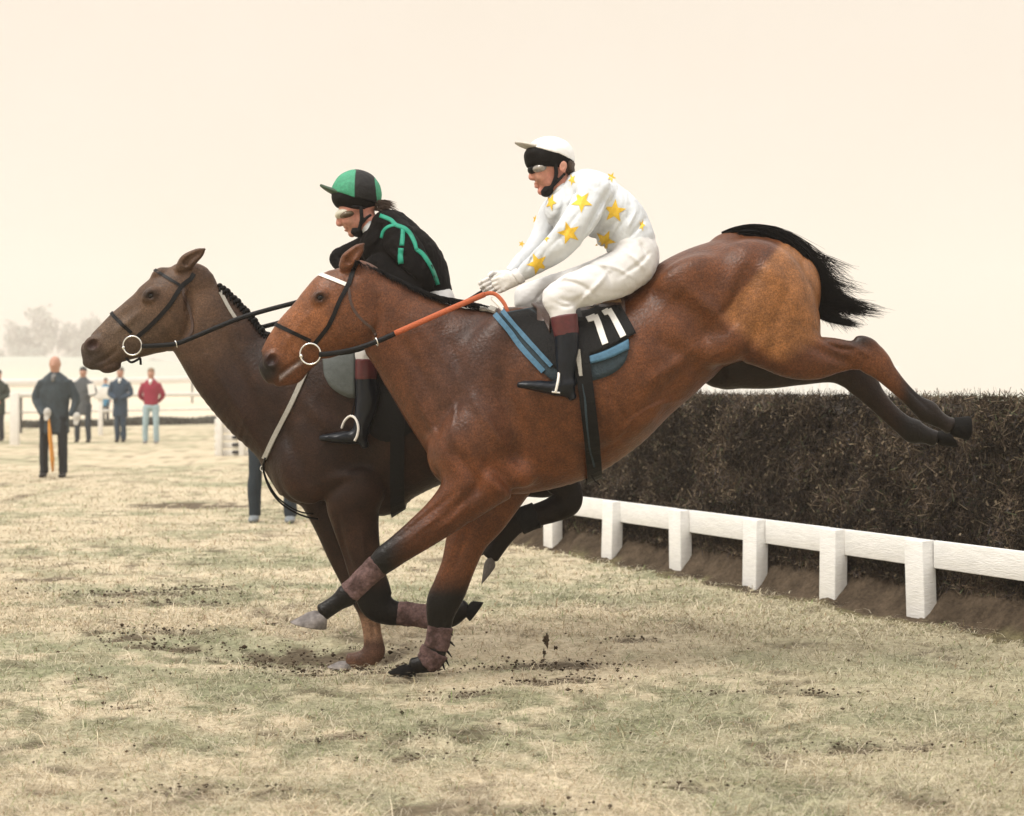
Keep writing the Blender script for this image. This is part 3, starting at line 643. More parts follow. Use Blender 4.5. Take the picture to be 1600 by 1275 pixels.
col = blend(col, np.where((yy > 0) & (y > 780), .8*sstep(905, 930, y)*sstep(975, 950, y), 0), (.03, .018, .014))
col = blend(col, np.where((yy > 0) & (y > 780) & (x < 640), sstep(950, 975, y)*sstep(1015, 995, y), 0), (.21, .12, .075))
col = blend(col, np.where((yy > 0) & (y > 780) & (x < 640), sstep(995, 1015, y), 0), (.09, .045, .03))
col = blend(col, np.where((x > 700), .8, 0.), (.0032,.0024,.0022))
horseB = mesh_obj('racehorse', VB, FB, M['coat2'], None, True, col)
tag(horseB, 'dark brown racehorse beyond the bay, plaited mane, one forefoot planted on the grass', 'horse', 'racehorses landing over the fence')
eyes(horseB, 235, 462, YB, .087, .0145)
hoof('hoof', (731, 949), (733, 972), (756, 941), .048, -.14, YB, M['hoof_dark'], horseB)
hoof('hoof', (541, 1035), (553, 1047), (511, 1042), .050, .07, YB, M['hoof_pale'], horseB)
hoof('hoof', (764, 872), (775, 884), (752, 913), .048, -.13, YB, M['hoof_mid'], horseB)
hoof('hoof', (763, 842), (772, 858), (740, 872), .046, .13, YB, M['hoof_dark'], horseB)
bandage('leg_bandage', [(622, 958, 19.3, .035, -.14), (650, 961, 18.6, .034, -.14), (680, 965, 19, .035, -.14)], YB, horseB, fringe=[(668, 945, 674, 938)])
bandage('leg_bandage', [(838, 805, 21, .035, -.13), (812, 815, 21, .035, -.13)], YB, horseB, M['pad'])
# plaited mane: a row of small plaits
mb = MB(); Cb = catmull([(316, 431), (340, 446), (362, 468), (382, 494), (402, 517), (425, 532), (470, 536)], 8); L = np.r_[0, np.cumsum(np.hypot(*np.diff(Cb, axis=0).T))]
for i, s_ in enumerate(np.arange(0, L[-1], 6.2)):
    q = (np.interp(s_, L, Cb[:, 0]), np.interp(s_, L, Cb[:, 1])); p = P(q[0], q[1], YB); h_ = bvhB.ray_cast(Vector((p.x, YB, p.z+.3)), Vector((.25, 0, -1)).normalized(), .6); p = h_[0]+Vector((0, 0, .004)) if h_[0] is not None else p
    bm = bmesh.new(); bmesh.ops.create_icosphere(bm, subdivisions=2, radius=.0135+.002*(i % 3))
    for v in bm.verts: v.co = Vector((v.co.x*1.0, v.co.y*1.6-.008, v.co.z*1.0))+p
    mb.add([v.co.copy() for v in bm.verts], [[v.index for v in f.verts] for f in bm.faces]); bm.free()
    mb.tube([p+Vector((0, -.01, 0)), p+Vector((.006, -.045, -.03))], [.008, .005], 6)
mb.build('plaited_mane', M['hair'], horseB, True)
strands = []
Ct = catmull([(955, 545), (985, 560), (1000, 610), (1005, 650)], 6)
for i in range(300):
    o = r_.uniform(-12, 12); strands.append([tuple(P(c[0]+o*(.3+.7*j/len(Ct)), c[1], YB+r_.normal()*.03)) for j, c in enumerate(Ct)])
tv, tf = hair_tubes(strands, .003); mesh_obj('tail', tv, tf, M['hair'], horseB)

# ------------------------------------------------------------------ TACK
def TB(parent, name, pts, r, mt, n=8, flat=None, Y0=None, smooth=True, up=None):
    mb = MB(); P3 = catmull([tuple(P(x, y, Y0+o)) for x, y, o in pts], 5)
    mb.tube([Vector(p) for p in P3], r, n, 0, flat, up); return mb.build(name, mt, parent, smooth)

def bridle(horse_bvh, Y0, label, d):
    t = thing('bridle', P(*d['crown'][0], Y0), label, 'bridle', 'bridles of the two horses')
    mb = MB(); a, c = d['brow']; b = (2*c[0]-a[0], 2*c[1]-a[1]); loop_band(mb, horse_bvh, a, b, Y0, d['browW'], .002, .004, 30, arc=(180-95, 180+95)); mb.build('browband', d['browM'], t)
    mb = MB(); a, c = d['nose']; b = (2*c[0]-a[0], 2*c[1]-a[1]); loop_band(mb, horse_bvh, a, b, Y0, .017, .002, .005, 30, arc=(180-95, 180+95)); mb.build('noseband', M['leather'], t)
    for far in (None, Y0):
        mb = MB(); strap(mb, horse_bvh, d['cheek'], 6.5 if far is None else 6, .002, .005, far=far); mb.build('cheekpiece', M['leather'], t)
        mb = MB(); strap(mb, horse_bvh, d['throat'], 4, .002, .003, far=far); mb.build('throat_lash', M['brown_leather'], t)
        mb = MB(); strap(mb, horse_bvh, d['crown'], 7, .002, .005, far=far); mb.build('headpiece', M['leather'], t)
    for s in (-1, 1):
        x, y = d['ring']; p = P(x, y, Y0+s*d['ringoff']); mb = MB(); mb.ring(p, .046, .0042, (0.08, 1, 0)); r = mb.build('bit_ring', M['steel'], t, True)
        mb = MB(); q = P(x-13, y+5, Y0+s*(d['ringoff']-.01)); mb.tube([p+Vector((-.046, 0, -.004)), q+Vector((0, -s*-.004, 0)), P(x-12, y+6, Y0)], [.009, .008, .006], 10); mb.build('bit', M['steel'], r, True)
    return t

bA = bridle(bvhA, YA, 'black bridle with white browband on the bay horse', dict(
    crown=[(559, 407), (554, 418), (549, 432), (545, 445)], brow=((495, 426), (546, 447)), browW=.017, browM=M['white_strap'],
    nose=((432, 507), (487, 533)), cheek=[(545, 443), (538, 457), (530, 472), (516, 505), (504, 522), (491, 538)],
    throat=[(545, 450), (548, 472), (556, 489), (570, 504), (580, 512), (588, 524)], ring=(485, 553), ringoff=.080))
bB = bridle(bvhB, YB, 'plain black bridle on the dark brown horse', dict(
    crown=[(303, 428), (298, 436), (290, 442), (284, 448)], brow=((249, 425), (285, 446)), browW=.014, browM=M['leather'],
    nose=((175, 489), (210, 520)), cheek=[(284, 447), (275, 461), (267, 474), (250, 494), (232, 512), (215, 526)],
    throat=[(285, 450), (288, 465), (296, 485), (301, 505), (299, 520), (288, 532)], ring=(207, 540), ringoff=.078))
# reins: leather at the bit, orange rubber grips in the hands
TB(bA, 'rein', [(499, 554, -.085), (520, 552, -.12), (552, 546, -.16), (588, 534, -.175), (620, 520, -.185)], .0115, M['leather'], 8, .45, YA)
TB(bA, 'rein_grip', [(617, 521, -.185), (660, 502, -.185), (710, 480, -.16), (757, 460, -.115)], .0125, M['rubber'], 8, .6, YA)
TB(bA, 'rein', [(499, 554, .085), (560, 546, .16), (640, 512, .185), (720, 476, .15), (755, 456, .03)], .0115, M['leather'], 8, .45, YA)
TB(bA, 'rein_grip', [(757, 460, -.115), (766, 458, -.12), (776, 461, -.13), (787, 473, -.15), (793, 486, -.16), (796, 495, -.15)], .009, M['rubber'], 8, .5, YA)
TB(bA, 'rein_buckle', [(768, 466, -.11), (778, 476, -.14), (790, 490, -.16)], .008, M['white_strap'], 8, .5, YA)
mb = MB(); mb.ring(P(588, 534, YA-.176), .019, .003, (.8, .3, .3)); mb.build('martingale_ring', M['steel'], bA, True)
TB(bB, 'rein', [(222, 541, -.085), (245, 540, -.12), (275, 537, -.15), (302, 527, -.16), (340, 511, -.165), (375, 497, -.165), (415, 485, -.16), (457, 474, -.15), (540, 452, -.08)], .0115, M['leather'], 8, .45, YB)
TB(bB, 'rein', [(222, 541, .085), (275, 545, .15), (340, 530, .165), (410, 511, .16), (457, 497, .13), (540, 460, .06)], .0115, M['leather'], 8, .45, YB)
mb = MB(); mb.ring(P(275, 537, YB-.152), .017, .0028, (.8, .3, .3)); mb.build('martingale_ring', M['steel'], bB, True)
TB(bB, 'chin_strap', [(196, 559, -.02), (205, 566, -.03), (215, 562, -.03), (219, 560, -.02), (220, 570, -.02)], .006, M['leather'], 6, None, YB)
# martingale with its grey neck strap, on the far horse
mg = thing('martingale', P(411, 733, YB-.1), 'pale grey breast strap and thin black martingale loops on the dark horse chest', 'martingale')
mb = MB(); strap(mb, bvhB, [(492, 545), (477, 583), (455, 632), (432, 676), (414, 716)], 7, .004, .005); mb.build('neck_strap', M['grey_web'], mg)
mb = MB(); strap(mb, bvhB, [(344, 456), (358, 482), (371, 502)], 5, .003, .004); mb.build('neck_strap', M['grey_web'], mg)
mb = MB(); mb.ring(P(411, 732, YB-.03), .013, .003, (.2, 1, 0)); mb.build('ring', M['steel'], mg, True)
TB(mg, 'strap', [(414, 716, -.12), (411, 728, -.06), (414, 745, -.02), (424, 768, -.02), (440, 787, -.02), (460, 800, -.02), (480, 808, -.02), (497, 811, -.02)], .005, M['leather'], 6, None, YB)
TB(mg, 'strap', [(411, 732, 0), (418, 752, .02), (432, 775, .02), (450, 790, .02), (470, 800, .02), (490, 803, .02)], .004, M['leather'], 6, None, YB)

# saddles
def saddle_seat(bvh, Y0, xs, base, parent, name, mt, thick=.03, half=58, sag=.0):
    n = 26; out = []; inn = []
    for i, x in enumerate(xs):
        c = P(x[0], x[1], Y0)
        for j in range(n):
            a = math.radians(-half+2*half*j/(n-1)); d = Vector((0, math.sin(a), math.cos(a))); h = bvh.ray_cast(c+d*.9, -d)
            p = h[0] if h[0] is not None else c+d*.25
            e_ = math.cos(j/(n-1)*math.pi-math.pi/2)**.5 if 0 < j < n-1 else 0
            out.append(p+d*(thick*(.4+.6*e_)*x[2])); inn.append(p-d*.008)
    N = len(out); m = len(xs); fs = []
    for i in range(m-1):
        for j in range(n-1):
            q = (i*n+j, i*n+j+1, (i+1)*n+j+1, (i+1)*n+j); fs += [q, tuple(N+k for k in q[::-1])]
    rim = [j for j in range(n)]+[(i)*n+n-1 for i in range(1, m)]+[(m-1)*n+j for j in range(n-2, -1, -1)]+[i*n for i in range(m-2, 0, -1)]
    for a, b in zip(rim, rim[1:]+rim[:1]): fs.append((b, a, N+a, N+b))
    return mesh_obj(name, out+inn, fs, mt, parent)
sp = thing('saddle_cloth', P(880, 540, YA-.25), 'black and slate saddle pad with blue binding under the bay horse rider', 'saddle cloth')
for far in (None, YA):
    mb = MB(); slab(mb, bvhA, [(780, 492), (830, 484), (900, 482), (974, 476)], [(846, 580), (868, 597), (900, 600), (930, 594), (957, 584), (976, 566), (983, 540)], 26, 14, .006, .006, far=far); mb.build('pad', M['pad_grey'], sp, True)
    mb = MB(); slab(mb, bvhA, [(790, 492), (830, 486), (905, 484)], [(856, 570), (880, 580), (908, 578)], 14, 10, .013, .003, far=far); mb.build('lining', M['pad'], sp, True)
for far in (None, YA):
    mb = MB(); strap(mb, bvhA, [(776, 495), (800, 524), (824, 553), (850, 581)], 8, .014, .005, far=far, m=0); mb.build('binding', M['blue'], sp)
mb = MB(); strap(mb, bvhA, [(787, 490), (812, 519), (838, 547), (862, 573)], 6.5, .017, .005); mb.build('binding', M['blue'], sp)
mb = MB(); strap(mb, bvhA, [(750, 484), (762, 485), (776, 489)], 7, .012, .006); mb.build('tie', M['grey_web'], sp)
nc = thing('number_cloth', P(945, 520, YA-.28), 'black number cloth reading 11 in white above a pale blue stripe', 'number cloth')
mb = MB(); slab(mb, bvhA, [(903, 489), (938, 484), (971, 479)], [(911, 561), (950, 545), (993, 523)], 14, 14, .020, .004); mb.build('cloth', M['pad'], nc, True)
mb = MB(); slab(mb, bvhA, [(911, 561), (948, 549), (981, 533)], [(920, 570), (952, 561), (982, 547)], 12, 3, .018, .004); mb.build('stripe', M['blue'], nc, True)
for (x0, y0, x1, y1, fx, fy) in ((930, 501, 945, 541, 917, 506), (953, 491, 973, 530, 944, 496)):
    mb = MB(); dx, dy = x1-x0, y1-y0; L = math.hypot(dx, dy); nx, ny = -dy/L*4.9, dx/L*4.9
    slab(mb, bvhA, [(x0-nx, y0-ny), (x1-nx, y1-ny)], [(x0+nx, y0+ny), (x1+nx, y1+ny)], 10, 3, .026, .0025)
    slab(mb, bvhA, [(fx-2, fy-2), (x0-1, y0-2)], [(fx+1.5, fy+4), (x0+2, y0+6)], 4, 2, .026, .0024); mb.build('digit', M['number'], nc)
sa = thing('saddle', P(900, 480, YA), 'small brown racing saddle with tan edge on the bay horse', 'saddle', 'racing saddles')
saddle_seat(bvhA, YA, [(838, 560, 1.0), (860, 560, 1), (890, 560, .8), (925, 556, .8), (955, 550, 1.1), (972, 546, 1.2)], 0, sa, 'seat', M['brown_leather'], .028, 52)
mb = MB(); strap(mb, bvhA, [(900, 489), (925, 482), (950, 479), (974, 478)], 3.2, .030, .006); mb.build('cantle_edge', M['tan_leather'], sa)
mb = MB(); slab(mb, bvhA, [(830, 482), (862, 480)], [(848, 502), (860, 524)], 8, 8, .022, .005); mb.build('flap', M['brown_leather'], sa, True)
mb = MB(); loop_band(mb, bvhA, (893, 480), (928, 748), YA, .066, .022, .006, 70); gth = mb.build('girth', M['leather'], sa)
mb = MB(); strap(mb, bvhA, [(909, 600), (915, 650), (922, 705), (925, 722)], 2.5, .031, .003); mb.build('highlight_strip', M['pad_grey'], gth)  # thin slate strip standing in for the bluish highlight down the girth
mb = MB(); strap(mb, bvhA, [(903, 550), (906, 572), (908, 588)], 8, .034, .004); mb.build('buckle_guard', M['grey_web'], gth)
TB(gth, 'strap_end', [(922, 738, -.12), (928, 750, -.12), (938, 758, -.125)], .006, M['leather'], 6, .5, YA)
for s in (-1, 1):
    o_ = s*.305; st = TB(sa, 'stirrup', [(868, 613, o_-.055), (871, 600, o_-.056), (873, 588, o_-.04), (873, 582, o_), (873, 588, o_+.04), (871, 600, o_+.056), (868, 613, o_+.055)], .0055, M['steel'] if s > 0 else M['white_strap'], 8, None, YA)
    mb = MB(); a = P(868, 613, YA+o_); mb.bevbox(a, Vector((.018, 0, -.002)), Vector((0, .058, 0)), Vector((0, 0, .004)), .002); mb.build('tread', M['steel'], st)
    TB(st, 'stirrup_leather', [(873, 582, o_), (872, 560, o_+s*.0), (869, 530, o_*.96), (866, 500, o_*.86)], .010, M['leather'], 6, .3, YA)

sb_ = thing('saddle', P(620, 500, YB), 'black racing saddle with grey flap on the dark horse', 'saddle', 'racing saddles')
saddle_seat(bvhB, YB, [(590, 600, 1.0), (620, 590, 1), (660, 590, .8), (700, 590, 1.1)], 0, sb_, 'seat', M['leather'], .028, 52)
for far in (None, YB):
    mb = MB(); slab(mb, bvhB, [(545, 515), (590, 505), (645, 505)], [(548, 600), (575, 672), (610, 690), (648, 672)], 14, 14, .006, .006, far=far); mb.build('pad', M['pad'], sb_, True)
    mb = MB(); slab(mb, bvhB, [(503, 545), (528, 540), (556, 540)], [(509, 588), (517, 603), (530, 614), (545, 621), (556, 622)], 14, 8, .012, .006, far=far); mb.build('flap', M['flap_grey'], sb_, True)
mb = MB(); loop_band(mb, bvhB, (634, 500), (624, 775), YB, .066, .014, .006, 60); mb.build('girth', M['pad'], sb_)
mb = MB(); strap(mb, bvhB, [(600, 578), (609, 594), (617, 615)], 2.6, .016, .004); mb.build('strap', M['grey_web'], sb_)
st = TB(sb_, 'stirrup', [(533, 671, -.22), (539, 657, -.24), (548, 650, -.26), (556, 655, -.29), (560, 668, -.31), (558, 681, -.32), (554, 689, -.32)], .0062, M['white_strap'], 8, None, YB)
TB(st, 'stirrup_leather', [(549, 650, -.26), (556, 620, -.26), (566, 580, -.25), (580, 530, -.2)], .010, M['leather'], 6, .3, YB)
st = TB(sb_, 'stirrup', [(548, 690, .22), (547, 670, .22), (549, 655, .25), (552, 650, .27), (551, 655, .29), (550, 670, .31), (549, 690, .31)], .0062, M['steel'], 8, None, YB)
TB(st, 'stirrup_leather', [(552, 650, .27), (556, 620, .27), (566, 580, .25), (580, 530, .2)], .010, M['leather'], 6, .3, YB)

# ------------------------------------------------------------------ RIDERS
def hand(name, parent, wrist, knuckle, Y0, o0, o1, mt, curl=(.6, -1), vox=.0035, palm_up=0):
    """gloved fist closed round the rein: palm, four bent fingers of unequal length and a thumb"""
    W = P(*wrist, Y0+o0); K = P(*knuckle, Y0+o1); ax = (K-W).normalized(); side = Vector((0, 1, 0)); side = (side-ax*side.dot(ax)).normalized(); dn = ax.cross(side).normalized()
    if dn.z > 0: dn = -dn
    s = -1 if o1 < 0 else 1
    lo = np.minimum(W, K)-.12; hi = np.maximum(W, K)+.12
    f = Field([lo[0], lo[2], lo[1]], [hi[0], hi[2], hi[1]], vox, Y0)
    f.cap3(W-ax*.03, W+ax*.01, .026, .027, .01)
    for q in (-1, 0, 1): f.cap3(W+ax*.01+dn*(q*.016), K+dn*(q*.020), .019, .017, .012)     # palm: thumb side up
    for i, (L, rr) in enumerate([(.040, .0098), (.045, .0102), (.041, .0096), (.033, .0086)]):
        b = K+dn*((i-1.5)*.0185)+side*(s*.006); m1 = b+ax*(L*.75)-side*(s*.010)-side*0; k2 = m1-ax*.006-side*(s*.030); tip = k2-ax*(L*.62)-side*(s*.003)
        f.cap3(b, m1, rr*1.1, rr, .004); f.cap3(m1, k2, rr, rr*.95, .003); f.cap3(k2, tip, rr*.95, rr*.8, .003)
    t0 = W+ax*.030-dn*.030; t1 = t0+ax*.028-side*(s*.012)-dn*.012; t2 = t1+ax*.026-side*(s*.014)+dn*.004
    f.cap3(W+ax*.012-dn*.014, t0, .016, .013, .008); f.cap3(t0, t1, .0125, .011, .004); f.cap3(t1, t2, .011, .0088, .003)
    f.ripple(.0005, 160, 3)
    V, F_ = clean(*f.mesh(0)); return mesh_obj(name, V, F_, mt, parent)

def cloth(name, parent, fld, mt, smooth=1, keep=True):
    V, F_ = fld.mesh(smooth)
    if keep: V, F_ = clean(V, F_)
    return mesh_obj(name, V, F_, mt, parent), bvh_of(V, F_)
def shell(name, parent, build, box, Y0, mt, vox=.004, rip=0, smooth=1):
    f = Field.px(*box, vox, Y0); build(f)
    if rip: f.ripple(rip, 120, 5)
    V, F_ = f.mesh(smooth); return mesh_obj(name, V, F_, mt, parent), bvh_of(V, F_), V

def head_field(f, h, Y0):
    """h: profile landmarks in px"""
    sk = h['skull']; f.ell(sk[0], sk[1], sk[2], sk[3], .077, 0, 0, k=.01)
    fc = h['face']; f.ell(fc[0], fc[1], fc[2], fc[3], .064, 0, h.get('tilt', 0), k=.02)
    jw = h['jaw']; f.ell(jw[0], jw[1], jw[2], jw[3], .052, 0, h.get('tilt', 0), k=.02)
    ch = h['chin']; f.ell(ch[0], ch[1], 6.5, 6.0, .024, 0, 0, k=.012)
    n0, n1 = h['nose']; f.chain([(n0[0], n0[1], 4.2, .011, 0), ((n0[0]*.4+n1[0]*.6), (n0[1]*.4+n1[1]*.6), 4.6, .012, 0), (n1[0], n1[1], 4.6, .015, 0)], k=.008)
    f.ell(n1[0]+2.5, n1[1]+2, 4, 3, .019, 0, 0, k=.006)
    lp = h['lips']; f.ell(lp[0], lp[1]-2, 4.4, 2.6, .022, 0, 0, k=.004); f.ell(lp[0]+.8, lp[1]+2.6, 4.4, 2.6, .021, 0, 0, k=.004)
    f.crease([(lp[0]-4, lp[1]), (lp[0]+2, lp[1]+.4), (lp[0]+5, lp[1]+1.6)], 1.0, .0016)
    ck = h['cheek']
    for s in (-1, 1):
        f.ell(ck[0], ck[1], 9, 7, .020, s*.040, 0, k=.015)
        e_ = h['ear']; f.ell(e_[0], e_[1], 6.2, 9.2, .011, s*.078, -12, k=.004); f.ell(e_[0]-.6, e_[1]-.6, 3.4, 5.8, .009, s*.090, -12, k=.003, sub=True); f.ell(e_[0]+.3, e_[1]+7, 3.4, 3.2, .008, s*.077, 0, k=.004)
        ey = h['eyes']; f.ell(ey[0], ey[1], 6, 4.4, .012, s*.034, 0, k=.008, sub=True); f.ell(ey[0]+1.5, ey[1]+.3, 4.2, 3.6, .012, s*.033, 0, k=.003)
        f.ell(ey[0]+1, ey[1]-6.5, 7, 3, .016, s*.032, 0, k=.008)
    f.chain(h['neck'], k=.02)

def star(mb, bvh, cx, cy, r, rot, m=0, off=.0012, sx=1.0, fall=None):
    ang = [math.radians(rot+36*i) for i in range(10)]; out = [(cx+math.cos(a)*(r if i % 2 == 0 else r*.42)*sx, cy+math.sin(a)*(r if i % 2 == 0 else r*.42)) for i, a in enumerate(ang)]
    pts = []; 
    for i in range(10):
        a, b = out[i], out[(i+1) % 10]
        for t in (0, .33, .66): pts.append((a[0]+(b[0]-a[0])*t, a[1]+(b[1]-a[1])*t))
    vs_ = []; R = 5
    for k in range(R+1):
        for q in pts:
            s_ = k/R; x, y = cx+(q[0]-cx)*s_, cy+(q[1]-cy)*s_; p, nr = hit(bvh, x, y, fall); vs_.append(p+(EYE-p).normalized()*.0015+nr*off)
    n = len(pts); fs = [(k*n+i, k*n+(i+1) % n, (k+1)*n+(i+1) % n, (k+1)*n+i) for k in range(R) for i in range(n)]
    Y = [v.y for v in vs_]; med = sorted(Y)[len(Y)//2]
    fs = [f_ for f_ in fs if max(Y[i] for i in f_)-min(Y[i] for i in f_) < .035 and abs(Y[f_[0]]-med) < .12]
    mb.add(vs_, fs, m)

# ================= rider in white with yellow stars
jA = thing('jockey', P(985, 470, YA), 'person in white silks with yellow stars and white cap, riding the bay horse', 'jockey', 'jockeys')
hA = dict(skull=(860, 252, 31, 31), face=(850, 266, 19, 25), jaw=(857, 287, 14, 13), chin=(846, 299), nose=((833, 262), (830, 277)), lips=(838, 289), cheek=(847, 277), ear=(880, 260), eyes=(838, 265),
          neck=[(868, 278, 17, .052, 0), (880, 292, 19, .056, 0), (890, 300, 16, .05, 0)])
f = Field.px(735, 205, 1035, 635, -.40, .40, .0055, YA); head_field(f, hA, YA)
f.chain([(895, 308, 18, .08, 0), (925, 325, 26, .11, 0), (958, 355, 30, .12, 0), (985, 395, 26, .12, 0), (988, 410, 20, .12, 0)], k=.02, cap=.5)
f.chain([(930, 318, 10, .04, -.08), (918, 322, 10, .03, -.16), (892, 362, 11, .03, -.215), (846, 405, 9, .026, -.15), (815, 429, 7, .02, -.09), (795, 438, 6, .016, -.088)], k=.02)
f.chain([(915, 320, 10, .04, .08), (890, 320, 10, .03, .15), (852, 362, 9, .03, .19), (812, 412, 7, .024, .09), (795, 430, 6, .018, .05), (785, 434, 6, .014, .05)], k=.02)
f.chain([(985, 414, 20, .06, -.08), (935, 440, 18, .05, -.20), (872, 466, 14, .04, -.27), (882, 520, 13, .038, -.28), (883, 590, 9, .028, -.29), (860, 606, 7, .026, -.29), (830, 604, 5, .022, -.29)], k=.02)
f.chain([(985, 414, 20, .06, .08), (935, 438, 18, .05, .19), (885, 452, 17, .05, .24), (830, 468, 13, .04, .265), (858, 520, 13, .038, .28), (868, 590, 9, .028, .29), (845, 604, 7, .026, .29), (820, 604, 5, .022, .29)], k=.02)
V, F_ = clean(*f.mesh(1)); mesh_obj('body', V, F_, M['skin'], jA)
# jacket
f = Field.px(780, 240, 1035, 455, -.36, .36, .005, YA)
f.chain([(890, 296, 22, .085, 0), (912, 308, 35, .145, 0), (941, 327, 45, .165, 0), (966, 349, 45, .16, 0), (983, 372, 40, .155, 0), (990, 388, 36, .16, 0)], k=.04, cap=.5)
f.ell(925, 295, 38, 28, .16, 0, -20, k=.04); f.ell(884, 330, 32, 36, .13, .02, 20, k=.04); f.ell(930, 300, 26, 24, .07, -.15, 0, k=.03)
f.chain([(925, 302, 27, .07, -.16), (912, 332, 27, .062, -.21), (892, 362, 25.5, .056, -.23), (872, 385, 23, .052, -.205), (846, 405, 18, .044, -.15), (826, 420, 14.5, .036, -.11), (815, 429, 11.5, .030, -.09)], k=.015, cap=.3)
f.chain([(895, 305, 26, .07, .15), (868, 332, 24, .06, .20), (852, 362, 20, .052, .20), (836, 390, 16.5, .046, .15), (812, 412, 13, .038, .09), (800, 425, 10.5, .030, .06)], k=.02, cap=.3)
f.ripple(.0013, 50, 4); f.fold(.0042, 70, 4, (1, -.6, .3), .45)
for pts, w_, a_ in [([(950, 300), (925, 345), (905, 385)], 4, .010), ([(905, 335), (880, 372), (850, 400)], 3, .004), ([(960, 350), (935, 370), (912, 386)], 5, .008), ([(975, 345), (945, 385), (935, 398)], 3, .006), ([(1005, 345), (985, 372), (965, 388)], 3, .007), ([(990, 335), (975, 365)], 3, -.005),
        ([(880, 300), (878, 330), (862, 356)], 4, .007), ([(895, 300), (900, 325)], 3, .005), ([(915, 300), (900, 340)], 3, -.004), ([(840, 395), (828, 415)], 2, .005), ([(850, 400), (842, 418)], 2, .004), ([(832, 402), (824, 424)], 2, .005), ([(870, 370), (876, 392)], 2.5, .005), ([(880, 362), (890, 382)], 2.5, .005), ([(1000, 360), (970, 385), (940, 398)], 3, -.005)]:
    f.crease(pts, w_, a_)
jk, bj = cloth('jacket', jA, f, M['white_silk'])
# yellow stars sewn to the silk are part of the jacket mesh
mb = MB()
for (sx_, sy_, r, rt, q) in [(909, 315, 16, 20, 1), (960, 330, 17, -12, 1), (889, 364, 17, 38, 1), (945, 376, 16, 8, 1), (840, 412, 16, 30, 1), (861, 316, 13, 5, .6), (894, 281, 9, 30, .6), (836, 343, 7, 0, .5), (853, 372, 6, 0, .9), (815, 381, 5, 0, 1), (955, 277, 8, 10, .9), (1003, 352, 9, 0, .5)]:
    star(mb, bj, sx_, sy_, r*1.1, rt, 0, sx=q, fall=YA)
so = mb.build('tmp', M['yellow'], None, True)
def merge_into(dst, src):
    bm = bmesh.new(); bm.from_mesh(dst.data); n0 = len(bm.faces); bm.from_mesh(src.data); bm.faces.ensure_lookup_table()
    k = len(dst.data.materials)
    for i in range(n0, len(bm.faces)): bm.faces[i].material_index = k; bm.faces[i].smooth = True
    bm.to_mesh(dst.data); bm.free()
    for m_ in src.data.materials: dst.data.materials.append(m_)
    me = src.data; bpy.data.objects.remove(src); bpy.data.meshes.remove(me)
merge_into(jk, so)
shell('collar', jA, lambda f: (f.chain([(876, 293, 19, .060, 0), (886, 303, 21, .066, 0)], k=.005, cap=.3), f.ripple(.001, 120, 2)), (840, 265, 925, 335, -.12, .12), YA, M['white_silk'])
# breeches
f = Field.px(775, 340, 1045, 545, -.40, .40, .0055, YA)
f.chain([(975, 380, 30, .15, 0), (988, 390, 37, .17, 0), (993, 408, 36, .18, 0), (985, 425, 30, .17, 0)], k=.04, cap=.6)
f.chain([(990, 412, 36, .10, -.10), (965, 429, 36, .095, -.14), (935, 441, 32.5, .085, -.20), (905, 452, 28, .075, -.245), (880, 460, 27, .07, -.265), (868, 468, 24, .062, -.275)], k=.03, cap=.8)
f.chain([(872, 466, 23, .058, -.275), (878, 482, 22, .057, -.285), (881, 500, 19, .054, -.29)], k=.02, cap=.4)
f.chain([(985, 415, 36, .10, .10), (935, 438, 33, .092, .19), (885, 452, 29, .08, .24), (845, 462, 26, .07, .26), (820, 468, 23, .06, .27)], k=.03, cap=.8)
f.chain([(824, 466, 22, .058, .27), (842, 490, 20, .056, .28), (856, 515, 18, .05, .29)], k=.02, cap=.4)
f.ripple(.0009, 50, 9); f.fold(.0040, 60, 9, (.5, 1, .3), .4)
for pts, w_, a_ in [([(950, 452), (940, 430), (915, 418)], 3, .006), ([(985, 440), (955, 425), (930, 420)], 3, -.005), ([(860, 455), (880, 448), (905, 455), (925, 470)], 3, .007), ([(900, 480), (925, 455), (945, 430)], 3.5, -.007), ([(1010, 400), (990, 420), (960, 440)], 3, .006), ([(995, 385), (1005, 405)], 3, .006), ([(965, 395), (985, 410), (1000, 425)], 3, -.005), ([(862, 480), (880, 486), (898, 480)], 2.5, .005), ([(880, 440), (850, 452), (835, 470)], 3, .005), ([(905, 470), (890, 478), (870, 475)], 3, .006), ([(895, 430), (870, 445)], 3, -.005)]:
    f.crease(pts, w_, a_)
cloth('breeches', jA, f, M['breeches'])
